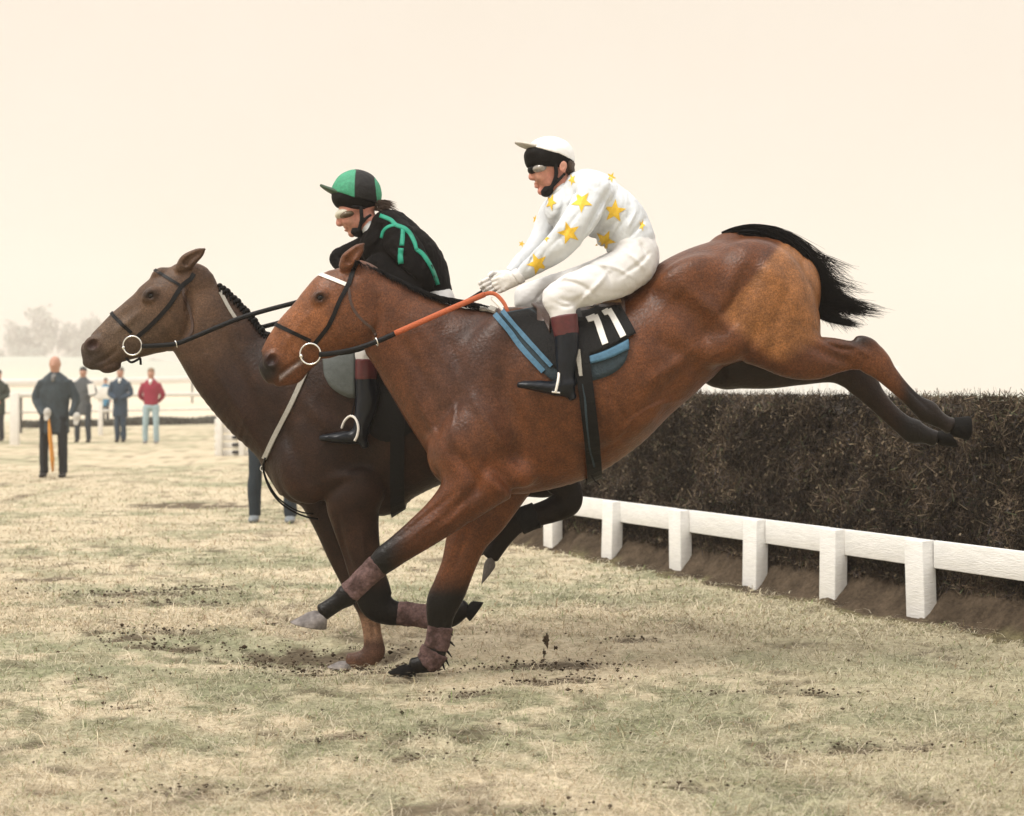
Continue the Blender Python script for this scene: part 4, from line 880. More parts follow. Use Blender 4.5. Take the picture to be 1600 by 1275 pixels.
for s, st1, st2 in ((-1, [(881, 494, 21, .058, -.29), (883, 508, 20.5, .057, -.29), (885, 523, 19.5, .056, -.29)],
        [(885, 521, 18.8, .055, -.29), (886, 545, 18.5, .052, -.295), (885, 565, 16.5, .046, -.30), (884, 585, 13.8, .040, -.30), (885, 600, 14.5, .041, -.30)]),
        (1, [(855, 506, 20, .056, .29), (860, 520, 19, .055, .29), (863, 532, 18, .054, .29)], [(863, 530, 17.5, .053, .29), (868, 555, 17, .05, .295), (869, 585, 13, .04, .30), (869, 600, 14, .04, .30)])):
    o_ = s*.30; dx = 0 if s < 0 else -16
    f = Field.px(780, 480, 925, 650, o_-.09, o_+.09, .0045, YA); f.chain(st1, k=.004, cap=.15); f.ripple(.0008, 80, 2); V, F_ = f.mesh(0); top = mesh_obj('boot_top', V, F_, M['mahogany'], jA)
    f = Field.px(780, 480, 925, 650, o_-.09, o_+.09, .0045, YA); f.chain(st2, k=.01, cap=.3)
    f.chain([(889+dx, 606, 15, .037, o_), (868+dx, 607, 11.5, .040, o_), (845+dx, 604, 9, .042, o_), (824+dx, 602, 7, .036, o_), (810+dx, 601, 5, .024, o_)], k=.02, cap=.6)
    f.chain([(890+dx, 612, 9, .03, o_), (895+dx, 622, 7, .028, o_)], k=.008, cap=.6)
    f.ripple(.001, 75, 6); V, F_ = clean(*f.mesh(0)); mesh_obj('boot', V, F_, M['boot'], jA)
hand('glove', jA, (806, 434), (784, 443), YA, -.09, -.085, M['glove'])
hand('glove', jA, (792, 432), (764, 447), YA, .05, .02, M['glove'])
shell('cuff', jA, lambda f: f.chain([(813, 430, 13, .033, -.09), (806, 435, 12.5, .033, -.09)], k=.003, cap=.3), (785, 410, 835, 460, -.14, -.04), YA, M['breeches'], .004, .0012)
# helmet: dark skull cap, white silk, upturned peak
hs, _, _ = shell('skull_cap', jA, lambda f: (f.ell(858, 247, 39, 31, .098, 0, 4, k=.01), f.ell(838, 243, 19, 13, .086, 0, 0, k=.01), f.cut((790, 262), (920, 266)), f.ell(838, 290, 24, 32, .12, 0, 0, k=.01, sub=True)), (805, 205, 910, 300, -.13, .13), YA, M['cap_dark'])
def capA(f):
    f.ell(858, 247, 40.5, 33.5, .103, 0, 4, k=.01); f.cut((800, 222), (850, 239)); f.cut((850, 239), (900, 254))
shell('cap_silk', jA, capA, (805, 200, 915, 300, -.13, .13), YA, M['cap_white'], .004, .0007)
shell('peak', jA, lambda f: (f.chain([(838, 232, 6, .078, 0), (823, 228, 4.2, .066, 0), (812, 225, 3.2, .045, 0), (806, 223, 2.2, .022, 0)], k=.01)), (795, 210, 850, 250, -.1, .1), YA, M['peak_grey'], .0035)
shell('ribbon', jA, lambda f: (f.chain([(876, 252, 2.5, .09, 0), (888, 247, 3, .05, 0), (896, 239, 1.6, .01, 0)], k=.01)), (865, 230, 905, 262, -.1, .1), YA, M['cap_dark'], .0035)
shell('goggles', jA, lambda f: (f.ell(842, 264, 18, 10.5, .064, 0, 8, k=.008), f.ell(836, 283, 9, 10, .05, 0, 0, k=.01, sub=True)), (815, 245, 870, 285, -.1, .1), YA, M['leather'], .0035)
shell('goggle_lens', jA, lambda f: [f.ell(845, 263, 13.5, 8.0, .042, s*.040, 8, k=.004) for s in (-1, 1)], (815, 245, 870, 285, -.1, .1), YA, M['lens_pale'], .0035)
shell('chin_strap', jA, lambda f: (f.ell(856, 297, 13, 10, .050, 0, 30, k=.008), f.ell(842, 291, 9, 8, .06, 0, 0, k=.006, sub=True), [f.chain([(868, 256, 3.6, .008, s*.076), (869, 272, 3.2, .008, s*.070), (865, 286, 3.2, .008, s*.058), (861, 294, 3.5, .01, s*.046)], k=.006) for s in (-1, 1)], [f.chain([(882, 272, 2.4, .006, s*.070), (874, 280, 2.4, .006, s*.066), (866, 288, 2.6, .006, s*.056)], k=.006) for s in (-1, 1)]), (830, 245, 895, 315, -.1, .1), YA, M['pad'], .0035)
shell('hair', jA, lambda f: (f.ell(889, 262, 9, 14, .062, 0, 10, k=.01), f.ripple(.0025, 150, 3)), (870, 240, 910, 290, -.1, .1), YA, M['brown_hair'], .0035)

# ================= rider in black with green braid
jB = thing('jockey', P(690, 480, YB), 'person in black silks with green braid and green quartered cap, riding the far horse', 'jockey', 'jockeys')
hB = dict(skull=(560, 310, 31, 32), face=(547, 331, 18, 25), jaw=(555, 350, 14, 13), chin=(550, 365), nose=((532, 333), (529, 349)), lips=(541, 357), cheek=(545, 345), ear=(574, 327), eyes=(538, 334),
          neck=[(570, 342, 17, .052, 0), (580, 355, 18, .056, 0), (592, 362, 15, .05, 0)], tilt=-10)
f = Field.px(485, 255, 730, 705, -.38, .38, .006, YB); head_field(f, hB, YB)
f.chain([(596, 370, 16, .07, 0), (625, 390, 26, .11, 0), (652, 425, 28, .12, 0), (675, 462, 20, .10, 0)], k=.02, cap=.5)
f.chain([(625, 385, 10, .04, -.08), (630, 388, 10, .03, -.17), (652, 430, 11, .03, -.22), (610, 436, 10, .03, -.14), (572, 436, 8, .024, -.08), (560, 440, 8, .022, -.07)], k=.02)
f.chain([(610, 380, 10, .03, .08), (585, 382, 10, .03, .16), (540, 402, 10, .03, .19), (555, 432, 9, .026, .08), (560, 440, 8, .022, .05)], k=.02)
f.chain([(680, 476, 16, .05, -.08), (635, 500, 16, .05, -.19), (575, 536, 13, .04, -.255), (572, 600, 12, .036, -.26), (565, 670, 9, .028, -.26), (545, 684, 7, .026, -.26), (520, 684, 5, .022, -.26)], k=.02)
f.chain([(680, 476, 16, .05, .08), (635, 500, 16, .05, .19), (575, 536, 13, .04, .255), (560, 600, 12, .036, .26), (556, 670, 9, .028, .26), (540, 684, 7, .026, .26), (515, 684, 5, .022, .26)], k=.02)
V, F_ = clean(*f.mesh(1)); mesh_obj('body', V, F_, M['skin'], jB)
f = Field.px(505, 315, 730, 490, -.36, .36, .005, YB)
f.chain([(592, 356, 20, .08, 0), (608, 368, 33, .14, 0), (630, 388, 42, .18, 0), (651, 412, 43, .18, 0), (667, 437, 37, .165, 0), (676, 456, 31, .155, 0), (680, 466, 28, .15, 0)], k=.04, cap=.5)
f.ell(615, 356, 34, 26, .15, 0, -25, k=.04); f.ell(590, 385, 28, 30, .12, 0, 0, k=.04); f.ell(626, 370, 24, 22, .07, -.14, 0, k=.03)
f.chain([(622, 372, 25, .068, -.15), (640, 400, 26, .06, -.21), (655, 430, 24, .054, -.235), (650, 443, 24, .05, -.22), (620, 436, 25, .046, -.16), (592, 422, 26, .04, -.12), (572, 425, 17, .034, -.09)], k=.015, cap=.3)
f.chain([(600, 365, 24, .066, .14), (570, 388, 20, .056, .19), (540, 400, 17, .05, .20), (530, 405, 15, .046, .19), (545, 420, 13, .04, .12), (562, 434, 11, .032, .06)], k=.02, cap=.4)
f.ripple(.0013, 56, 14); f.fold(.0042, 70, 14, (1, -.4, .3), .45)
for pts, w_, a_ in [([(635, 372), (655, 400), (670, 430)], 4, .007), ([(620, 395), (640, 410)], 3, .006), ([(610, 405), (640, 425)], 3, .006), ([(600, 350), (598, 375), (590, 395)], 4, .006)]: f.crease(pts, w_, a_)
jk, bj = cloth('jacket', jB, f, M['black_silk'])
mb = MB()
for path, w_ in [([(594, 337), (602, 340), (612, 345), (619, 352), (632, 357), (641, 366), (648, 380), (651, 391)], 7), ([(651, 390), (660, 397), (669, 410), (677, 425), (684, 445)], 7), ([(596, 372), (599, 362), (606, 355), (619, 351)], 5), ([(630, 358), (629, 372), (628, 384)], 8), ([(627, 388), (626, 400), (627, 412)], 9)]:
    strap(mb, bj, path, w_*.85, .0030, .0010, nv=2, fall=YB-.1)
so = mb.build('tmp', M['green_silk'], None, True); merge_into(jk, so)
shell('collar', jB, lambda f: (f.chain([(576, 352, 17, .058, 0), (586, 362, 19, .064, 0)], k=.005, cap=.3), f.ripple(.001, 120, 2)), (545, 325, 615, 390, -.12, .12), YB, M['white_silk'])
f = Field.px(535, 440, 730, 600, -.36, .36, .006, YB)
f.chain([(678, 455, 24, .13, 0), (685, 468, 26, .15, 0), (688, 482, 24, .16, 0)], k=.04, cap=.6)
for s in (-1, 1):
    f.chain([(682, 478, 26, .09, s*.10), (640, 498, 27, .085, s*.19), (600, 520, 25, .07, s*.24), (578, 535, 22, .06, s*.255)], k=.03, cap=.8)
    f.chain([(574, 538, 20, .058, s*.255), (573, 552, 18, .054, s*.26), (573, 562, 16.5, .05, s*.26)], k=.02, cap=.3)
f.ripple(.001, 55, 5); cloth('breeches', jB, f, M['breeches'])
for s in (-1, 1):
    o_ = s*.26; f = Field.px(485, 545, 615, 715, o_-.09, o_+.09, .005, YB); f.chain([(572, 562, 16.8, .053, o_), (572, 578, 17, .053, o_), (572, 592, 17, .052, o_)], k=.004, cap=.15); V, F_ = f.mesh(0); mesh_obj('boot_top', V, F_, M['mahogany'], jB)
    f = Field.px(485, 545, 615, 715, o_-.09, o_+.09, .005, YB); f.chain([(572, 590, 16.5, .05, o_), (574, 615, 18, .05, o_), (571, 640, 16.5, .045, o_), (566, 662, 13.5, .04, o_), (563, 676, 13, .038, o_)], k=.01, cap=.3)
    f.chain([(566, 681, 13, .036, o_), (548, 683, 10.5, .040, o_), (528, 684, 8.5, .042, o_), (510, 684, 6.5, .034, o_), (501, 684, 4.5, .022, o_)], k=.02, cap=.6); f.chain([(568, 690, 7, .028, o_), (570, 697, 6, .026, o_)], k=.008, cap=.5)
    f.ripple(.001, 75, 6); V, F_ = clean(*f.mesh(0)); mesh_obj('boot', V, F_, M['boot'], jB)
hand('glove', jB, (570, 436), (549, 446), YB, -.08, -.07, M['dark_glove']); hand('glove', jB, (560, 436), (540, 448), YB, .06, .05, M['dark_glove'])
shell('skull_cap', jB, lambda f: (f.ell(556, 304, 38, 34, .097, 0, -6, k=.01), f.ell(539, 311, 20, 16, .084, 0, -8, k=.01), f.cut((490, 325), (610, 333)), f.ell(536, 352, 22, 30, .12, 0, -10, k=.01, sub=True)), (505, 255, 610, 350, -.13, .13), YB, M['cap_dark'])
f = Field.px(500, 250, 615, 340, -.13, .13, .004, YB); f.ell(557, 303, 39.5, 38, .102, 0, -8, k=.01); f.cut((500, 292), (555, 312)); f.cut((555, 312), (610, 322)); f.ripple(.0006, 90, 5)
V, F_ = f.mesh(1); x, y = f.px_of(V); xx = x-(y-300)*-.05; zlat = V[:, 1]-YB
g = ((xx < 554) & (zlat < .0)) | ((xx > 582+(y-265)*.16) & (zlat < 0)) | ((xx > 554) & (zlat >= 0))
col = np.where(g[:, None], np.array((.05, .30, .17))[None], np.array((.005, .004, .0038))[None]); CAPQ = mat('quartered_cap_silk', attr=True, rough=.65, var=.25, scale=70, bump=.4, bscale=60)
mesh_obj('cap_silk', V, F_, CAPQ, jB, True, col)
shell('peak', jB, lambda f: (f.chain([(534, 304, 6.5, .076, 0), (520, 299, 5, .066, 0), (509, 294, 3.6, .046, 0), (502, 290, 2.4, .022, 0)], k=.01)), (492, 275, 545, 320, -.1, .1), YB, M['peak_green'], .0035)
shell('goggles', jB, lambda f: (f.ell(540, 334, 17, 9.5, .068, 0, 14, k=.008), f.ell(534, 352, 9, 10, .05, 0, 0, k=.01, sub=True)), (515, 318, 568, 355, -.1, .1), YB, M['frame_pale'], .0035)
shell('goggle_lens', jB, lambda f: [f.ell(543, 335.5, 13, 6.5, .042, s*.038, 14, k=.004) for s in (-1, 1)], (515, 318, 568, 355, -.1, .1), YB, M['lens'], .0035)
shell('goggle_strap', jB, lambda f: (f.ell(560, 326, 18, 4.5, .086, 0, -6, k=.008)), (535, 312, 590, 340, -.11, .11), YB, M['leather'], .0035)
shell('chin_strap', jB, lambda f: (f.ell(558, 362, 13, 8.5, .050, 0, -20, k=.008), f.ell(544, 357, 8.5, 8, .06, 0, 0, k=.006, sub=True), [f.chain([(564, 325, 3.2, .008, s*.076), (565, 340, 3, .008, s*.070), (563, 352, 3, .008, s*.058), (561, 360, 3.5, .01, s*.046)], k=.006) for s in (-1, 1)], [f.chain([(579, 336, 2.4, .006, s*.070), (572, 341, 2.4, .006, s*.068), (566, 348, 2.6, .006, s*.06)], k=.006) for s in (-1, 1)]), (530, 312, 595, 380, -.1, .1), YB, M['pad'], .0035)
strands = []
for i in range(260):
    a = P(r_.uniform(584, 600), r_.uniform(312, 330), YB+r_.uniform(-.05, .05)); L = r_.uniform(.02, .075); up = r_.uniform(-.1, .25)
    strands.append([tuple(a+Vector((L*t, r_.normal()*.0005, L*(up*t-.35*t*t)))) for t in np.linspace(0, 1, 5)])
tv, tf = hair_tubes(strands, .0022); mesh_obj('hair', tv, tf, M['brown_hair'], jB)

# ------------------------------------------------------------------ GROUND
def vnoise(X, Y, f, seed):
    """value noise on a lattice, vectorised"""
    r = np.random.default_rng(seed); T = r.random((256, 256)); x = X*f; y = Y*f; i = np.floor(x).astype(int); j = np.floor(y).astype(int); u = x-i; v = y-j; u = u*u*(3-2*u); v = v*v*(3-2*v)
    g = lambda a, b: T[a % 256, b % 256]
    return (g(i, j)*(1-u)+g(i+1, j)*u)*(1-v)+(g(i, j+1)*(1-u)+g(i+1, j+1)*u)*v
def fbm(X, Y, f, seed, o=4): return sum(vnoise(X, Y, f*2**k, seed+k)*.5**k for k in range(o))/(2-.5**(o-1))
def gp(x, y): Y = CAMH*FPX/(y-HY); return ((x-CX)/FPX*Y, Y)
def G(X, Y):
    X = np.asarray(X, float); Y = np.asarray(Y, float); near = np.exp(-((Y-7)/7)**2)
    z = -.085*np.exp(-((X+.85)/.55)**2-((Y-7.0)/.42)**2)+(fbm(X, Y, 1.3, 3)-.5)*.035*near+(fbm(X, Y, 8, 9, 3)-.5)*.042*near
    z = z*(1-.8*np.exp(-((X+.5)/.3)**2-((Y-6.46)/.25)**2))
    z += 5.5*sstep(55, 190, Y)*sstep(15, -60, X)                     # rising ground behind on the left
    return z
MUD = [(*gp(205, 1000), .16, .10), (*gp(270, 985), .20, .07), (*gp(262, 1010), .2, .08), (*gp(130, 1065), .10, .05), (*gp(500, 1010), .42, .13), (*gp(555, 1040), .40, .12), (*gp(440, 1020), .2, .06), (*gp(860, 1040), .30, .12), (*gp(910, 1065), .18, .06), (*gp(835, 1068), .12, .05), (*gp(1370, 1172), .22, .07), (*gp(640, 1150), .10, .05), (*gp(645, 1180), .14, .05),
       (*gp(185, 1105), .08, .04), (*gp(500, 1150), .18, .05), (*gp(60, 905), .3, .08), (*gp(200, 930), .4, .09), (*gp(300, 920), .3, .06), (*gp(260, 945), .35, .05), (*gp(300, 790), .7, .2), (*gp(740, 1085), .12, .05), (*gp(1080, 1230), .12, .05), (*gp(1190, 1195), .1, .04), (*gp(1000, 1000), .14, .05), (*gp(340, 1235), .25, .04), (*gp(820, 1268), .2, .04), (*gp(1150, 1085), .14, .05), (*gp(1285, 1085), .12, .05), (*gp(680, 1090), .1, .05)]
def gcol(X, Y):
    n1 = fbm(X, Y*1.6, .55, 21); n2 = fbm(X, Y*1.4, 2.6, 33); n3 = fbm(X, Y*1.3, 9, 41, 3)
    c = np.tile(np.array((.58, .495, .352)), (len(X), 1))
    c = blend(c, .75*sstep(.46, .66, n2*.6+n1*.4), np.array((.30, .30, .19)))
    c = blend(c, .5*sstep(.5, .7, n3), np.array((.37, .30, .195)))
    c = blend(c, .7*sstep(.52, .7, n1)*sstep(.4, .6, n3), np.array((.22, .235, .14)))
    c = blend(c, .55*sstep(0.0, 1.6, X*.872*0+(X-.2))*sstep(15, 8, Y), np.array((.29, .275, .175)))
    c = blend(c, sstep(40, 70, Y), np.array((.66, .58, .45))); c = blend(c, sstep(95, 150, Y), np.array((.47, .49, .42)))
    m = sstep(.59, .73, n3*.5+fbm(X, Y, 3.3, 55, 3)*.5)*.75*sstep(60, 30, Y)
    nb = fbm(X, Y*.7, 11, 61, 4)
    for x0, y0, a, b in MUD:
        q = np.exp(-((X-x0)/(a*1.25))**2-((Y-y0)/(b*1.25*Y/7))**2)*(.15+1.35*nb); m = np.maximum(m, sstep(.34, .52, q)*.9)
    c = blend(c, m, np.array((.095, .070, .047)))
    return c, m
ys = np.r_[np.linspace(-8, 3.2, 12), np.geomspace(3.4, 16, 420), np.geomspace(16.2, 60, 90), np.geomspace(61, 495, 60)]
nx = 380; tx = np.linspace(-1, 1, nx); tx = np.sign(tx)*(np.abs(tx)*.45+.55*np.abs(tx)**5)
gx = []; gy = []
for y_ in ys: W_ = 9+1.0*max(y_, 0); gx.append(tx*min(W_, 495)); gy.append(np.full(nx, y_))
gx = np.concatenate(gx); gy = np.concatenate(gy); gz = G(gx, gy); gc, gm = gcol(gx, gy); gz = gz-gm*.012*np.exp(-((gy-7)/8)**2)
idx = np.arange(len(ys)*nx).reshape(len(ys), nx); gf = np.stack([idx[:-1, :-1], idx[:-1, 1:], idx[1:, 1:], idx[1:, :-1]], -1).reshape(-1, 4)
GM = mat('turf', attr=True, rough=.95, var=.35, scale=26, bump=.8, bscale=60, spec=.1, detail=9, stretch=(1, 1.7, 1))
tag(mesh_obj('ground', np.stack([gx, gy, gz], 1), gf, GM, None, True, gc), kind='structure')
# short matted winter grass: every blade is geometry
def blades(N, y0, y1, seed, lmin, lmax, wd):
    r = np.random.default_rng(seed); u = r.random(N); Y = 1/(1/y0+(1/y1-1/y0)*u); X = (r.random(N)*2-1)*(.42*Y+.35)
    c, m = gcol(X, Y); keep = r.random(N) > m*.86; X, Y, c = X[keep], Y[keep], c[keep]; n = len(X); Z = G(X, Y)
    a = r.uniform(0, 2*np.pi, n); a = np.where(r.random(n) < .55, r.normal(0, .5, n)+np.where(r.random(n) < .5, 0, np.pi), a); L = r.uniform(lmin, lmax, n)*(.35+1.3*fbm(X, Y, 5, 77, 3)); el = np.abs(r.normal(.25, .28, n)).clip(.03, 1.2)
    w = wd*(.7+.6*r.random(n))*(Y/6).clip(.8, 3); dx, dy = np.cos(a), np.sin(a); px_, py_ = -dy*w, dx*w
    bx = X; by = Y; b0 = Z-.002; mx, my, mz = X+dx*L*.55*np.cos(el), Y+dy*L*.55*np.cos(el), Z+L*.62*np.sin(el)+.006; ex, ey, ez = X+dx*L*np.cos(el*.4), Y+dy*L*np.cos(el*.4), Z+L*.75*np.sin(el)+.003
    V = np.stack([np.stack([bx-px_, by-py_, b0], 1), np.stack([bx+px_, by+py_, b0], 1), np.stack([mx-px_, my-py_, mz], 1), np.stack([mx+px_, my+py_, mz], 1), np.stack([ex, ey, ez], 1), np.stack([ex, ey, ez-.0005], 1)], 1).reshape(-1, 3)
    b = np.arange(n)[:, None]*6; F = np.concatenate([b+np.array([[0, 1, 3, 2]]), b+np.array([[2, 3, 5, 4]])])
    k = r.random(n); cc = c*(.55+.85*k)[:, None]; s_ = r.random(n); cc = np.where((s_ < .34)[:, None], cc*.45+np.array((.70, .62, .48))*.55, cc); cc = np.where(((s_ > .34) & (s_ < .42))[:, None], np.array((.17, .21, .085))*(.6+.8*k)[:, None], cc); cc = np.where((s_ > .95)[:, None], np.array((.24, .15, .08)), cc)
    return V, F, np.repeat(cc, 6, 0)
bl = [blades(150000, 3.6, 9, 5, .02, .055, .0011), blades(120000, 7.5, 24, 6, .025, .07, .0014), blades(9000, 3.6, 9, 8, .06, .12, .0013)]
off_ = 0; Vs = []; Fs = []; Cs = []
for v_, f_, c_ in bl: Vs.append(v_); Fs.append(f_+off_); Cs.append(c_); off_ += len(v_)
BM = mat('dry_grass', attr=True, rough=.8, var=.15, scale=8, spec=.15)
tag(mesh_obj('grass', np.concatenate(Vs), np.concatenate(Fs), BM, None, False, np.concatenate(Cs)), kind='stuff', label='short matted straw coloured winter grass with green patches', cat='grass')

# crumbs of soil thrown about the hoof marks
def crumbs(N, seed):
    r = np.random.default_rng(seed); ico = [(0, 0, 1), (.9, 0, .2), (.28, .85, .3), (-.72, .53, .2), (-.72, -.53, .3), (.28, -.85, .2), (0, 0, -.8)]; fc = [(0, 1, 2), (0, 2, 3), (0, 3, 4), (0, 4, 5), (0, 5, 1), (6, 2, 1), (6, 3, 2), (6, 4, 3), (6, 5, 4), (6, 1, 5)]
    V = []; F = []; C = []
    big = [m_ for m_ in MUD if m_[1] < 9.5]; wts = np.array([m_[2]*m_[3] for m_ in big]); wts /= wts.sum()
    for i in range(N):
        if r.random() < .8: x0, y0, a, b = big[r.choice(len(big), p=wts)]; x = x0+r.normal()*a*.85; y = y0+r.normal()*b*.9
        else: y = 1/(1/3.8+(1/11-1/3.8)*r.random()); x = (r.random()*2-1)*.38*y
        s_ = r.uniform(.002, .008)*(1.6 if r.random() < .08 else 1)*(y/6)**.5; z = float(G(x, y))+s_*.5+.006; b0 = len(V); k = r.uniform(.5, 1.5)
        for q in ico: V.append((x+q[0]*s_*r.uniform(.8, 1.8), y+q[1]*s_*r.uniform(.7, 1.3), z+q[2]*s_*r.uniform(.6, 1.1))); C.append((.065*k, .047*k, .032*k))
        F += [tuple(b0+t for t in f_) for f_ in fc]
    return V, F, C
cv, cf, cc_ = crumbs(1700, 12)
tag(mesh_obj('soil_crumbs', cv, cf, mat('soil', attr=True, rough=1, var=.3, scale=60, spec=.05), None, True, np.array(cc_)), kind='stuff', label='crumbs of dark soil scattered round the hoof marks', cat='soil')

def clod(name, x, y, Y, r, label, seed, sx=1.0, sz=1.0, group='clods of turf kicked up by the hooves'):
    rr = random.Random(seed); bm = bmesh.new(); bmesh.ops.create_icosphere(bm, subdivisions=3, radius=r); c = P(x, y, Y)
    for v in bm.verts:
        n = v.co.normalized(); k = 1+.35*math.sin(n.x*5+seed)+.25*math.sin(n.z*9+seed*2)+.18*math.sin(n.y*13+n.x*7)+rr.uniform(-.12, .12); v.co = Vector((n.x*sx, n.y, n.z*sz))*r*k+c
    o = mesh_obj(name, [v.co for v in bm.verts], [[v.index for v in f.verts] for f in bm.faces], MUDM, None, True); bm.free(); tag(o, label, 'clod', group)
MUDM = mat('mud', (.045, .030, .019), .95, .4, 60, .8, 90, col2=(.075, .052, .03))
clod('turf_clod', 854, 1000, 6.55, .020, 'dark clod flying highest above the torn turf right of the hooves', 1, .7, 1.3)
clod('turf_clod', 850, 1020, 6.56, .010, 'small crumb just below the flying dark clod', 2, .7, 1.6)
clod('turf_clod', 868, 1012, 6.6, .008, 'smallest crumb right of the flying dark clod', 4)
clod('turf_clod', 338, 942, 8.65, .013, 'pale lone clod on the grass left of the raised pale hoof', 3, 1.3, .7)
clod('turf_clod', 423, 977, 7.83, .018, 'dark lump on the grass just left of the raised pale hoof', 5, 1.4, .7)

# ------------------------------------------------------------------ BRUSH FENCE WITH WHITE RAIL
FO = np.array((2.245, 7.98)); FU = np.array((.49, -.872)); FN = np.array((-.872, -.49))      # origin at the nearest post in view, along the fence, towards the landing side
def fp(s_, d, z): q = FO+FU*s_+FN*d; return Vector((q[0], q[1], z))
u3 = Vector((FU[0], FU[1], 0)); n3_ = Vector((FN[0], FN[1], 0))
posts = []
for x, y in ((780, 843), (855, 860), (945, 878), (1045, 899), (1157, 922), (1285, 945), (1425, 971)):
    X_, Y_ = gp(x, y); posts.append((np.array((X_, Y_))-FO) @ FU)
posts += [posts[-1]+.89, posts[-1]+1.75, posts[-1]+2.6]
S0, S1 = posts[0]-.08, posts[-1]+.1
def bank_z(d): return .0+.20*sstep(.02, -.30, d)-.04*sstep(.0, .25, d)
rail = thing('white_rail', fp(0, -.1, 0), 'white painted board rail on square posts along the foot of the brush fence', 'rail')
r_ = np.random.default_rng(5)
for i, s_ in enumerate(posts):
    mb = MB(); hgt = .455; c = fp(s_, -.05, (hgt-.06)/2+.0); mb.bevbox(c, u3*.070, n3_*.050, Vector((r_.normal()*.006, r_.normal()*.004, (hgt+.06)/2)), .006); mb.build('post', M['white_paint'], rail, True)
for i in range(len(posts)-1):
    a, b = posts[i], posts[i+1]; m_ = (a+b)/2; mb = MB(); mb.bevbox(fp(m_, -.088, .378), u3*((b-a)/2-.072), n3_*.014, Vector((0, 0, .077)), .004); mb.build('board', M['white_paint'], rail, True)
# earth bank that runs up under the brush
ss = np.linspace(S0-.1, S1+.3, 340); dd = np.linspace(.30, -1.25, 60); SS, DD = np.meshgrid(ss, dd, indexing='ij'); qx = FO[0]+FU[0]*SS+FN[0]*DD; qy = FO[1]+FU[1]*SS+FN[1]*DD
bz = .25*sstep(.06, -.30, DD+(fbm(qx, qy, 3, 8)-.5)*.16)*sstep(-1.25, -1.05, DD)-.035*sstep(.12, .27, DD)-.05*sstep(-1.1, -1.25, DD)+(fbm(qx, qy, 12, 4)-.5)*.05
edge = sstep(.04, .16, DD+(fbm(qx, qy, 5, 12)-.5)*.30); bc = np.array((.078, .058, .040))[None]*(.4+1.1*fbm(qx, qy, 14, 2).ravel())[:, None]; bc = bc*(1-edge.ravel()[:, None])+np.array((.19, .17, .09))[None]*edge.ravel()[:, None]
bz = bz-.05*sstep(.5, 1, edge)*1.0
ii = np.arange(SS.size).reshape(SS.shape); bf = np.stack([ii[:-1, :-1], ii[:-1, 1:], ii[1:, 1:], ii[1:, :-1]], -1).reshape(-1, 4)
tag(mesh_obj('earth_bank', np.stack([qx.ravel(), qy.ravel(), (bz+.01).ravel()], 1), bf, mat('bank_soil', attr=True, rough=1, var=.4, scale=40, bump=1, bscale=50, spec=.05), None, True, bc), kind='structure')
# brush: dark core plus twigs
hedge = thing('brush_fence', fp((S0+S1)/2, -.6, 0), 'tall dark birch brush steeplechase fence behind the white rail', 'fence')
H = 1.24
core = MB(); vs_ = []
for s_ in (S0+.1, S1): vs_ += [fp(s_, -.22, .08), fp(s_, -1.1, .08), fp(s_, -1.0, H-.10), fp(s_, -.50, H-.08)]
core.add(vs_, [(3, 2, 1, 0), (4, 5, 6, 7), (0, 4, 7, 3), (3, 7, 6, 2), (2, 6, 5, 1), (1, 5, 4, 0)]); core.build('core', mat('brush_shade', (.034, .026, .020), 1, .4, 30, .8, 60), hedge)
def twigs(N, seed, face):
    r = np.random.default_rng(seed); s_ = S0+(S1-S0)*r.random(N)**(1.0 if face != 'end' else 1); q = r.random(N)
    if face == 'front': z = .10+(H-.08)*q; d = -.16-.30*q-r.random(N)*.10+.03*np.sin(s_*7+z*5); nz_ = .15
    elif face == 'top': z = H-.06+r.normal(0, .014, N)+.028*(fbm(s_*1.5, q, 2.5, 3)-.5)*2; d = -.46-.54*q; nz_ = .8
    elif face == 'foot': z = .04+.25*sstep(.06, -.30, -.13-.26*q)+.03*r.random(N); d = -.13-.26*q; nz_ = .2
    elif face == 'back': z = .10+(H-.08)*q; d = -1.12+.10*q+r.random(N)*.05; nz_ = .1
    else: z = .1+(H-.08)*q; d = -.2-.3*q-(.8-.35*q)*r.random(N); s_ = S0+.04+r.random(N)*.08; nz_ = .1
    L = r.uniform(.03, .12, N); w = r.uniform(.0012, .0034, N); lf = r.random(N) < .22; L = np.where(lf, r.uniform(.012, .03, N), L); w = np.where(lf, r.uniform(.005, .010, N), w)
    dr = r.normal(size=(N, 3))*np.array((.55, .55, .75)); dr[:, 2] += .35; dr /= np.linalg.norm(dr, axis=1)[:, None]; pr = np.cross(dr, r.normal(size=(N, 3))); pr /= np.linalg.norm(pr, axis=1)[:, None]
    c = np.stack([FO[0]+FU[0]*s_+FN[0]*d, FO[1]+FU[1]*s_+FN[1]*d, z], 1); a = c-dr*L[:, None]*.5; b = c+dr*L[:, None]*.5; pw = pr*w[:, None]
    V = np.stack([a-pw, a+pw, b+pw*.5, b-pw*.5], 1).reshape(-1, 3); F = np.arange(N*4).reshape(N, 4)
    k = r.random(N); pal = np.array([(.040, .028, .020), (.055, .040, .028), (.028, .022, .018), (.085, .065, .045), (.030, .026, .026), (.11, .085, .055), (.040, .045, .024)]); ch = r.choice(7, N, p=[.24, .21, .18, .14, .09, .08, .06]); cl = sstep(.35, .68, fbm(s_*1.0, z, 5, 19, 4)); C = pal[ch]*((.6+.8*k)*(.75+1.2*cl))[:, None]; C = np.where((lf & (r.random(N) < .2))[:, None], np.array((.16, .125, .085))*(.7+.6*k)[:, None], C)
    if face == 'top': C = C*1.5+.035  # top twigs paled: light from the sky put into their colour
    return V, F, np.repeat(C, 4, 0)
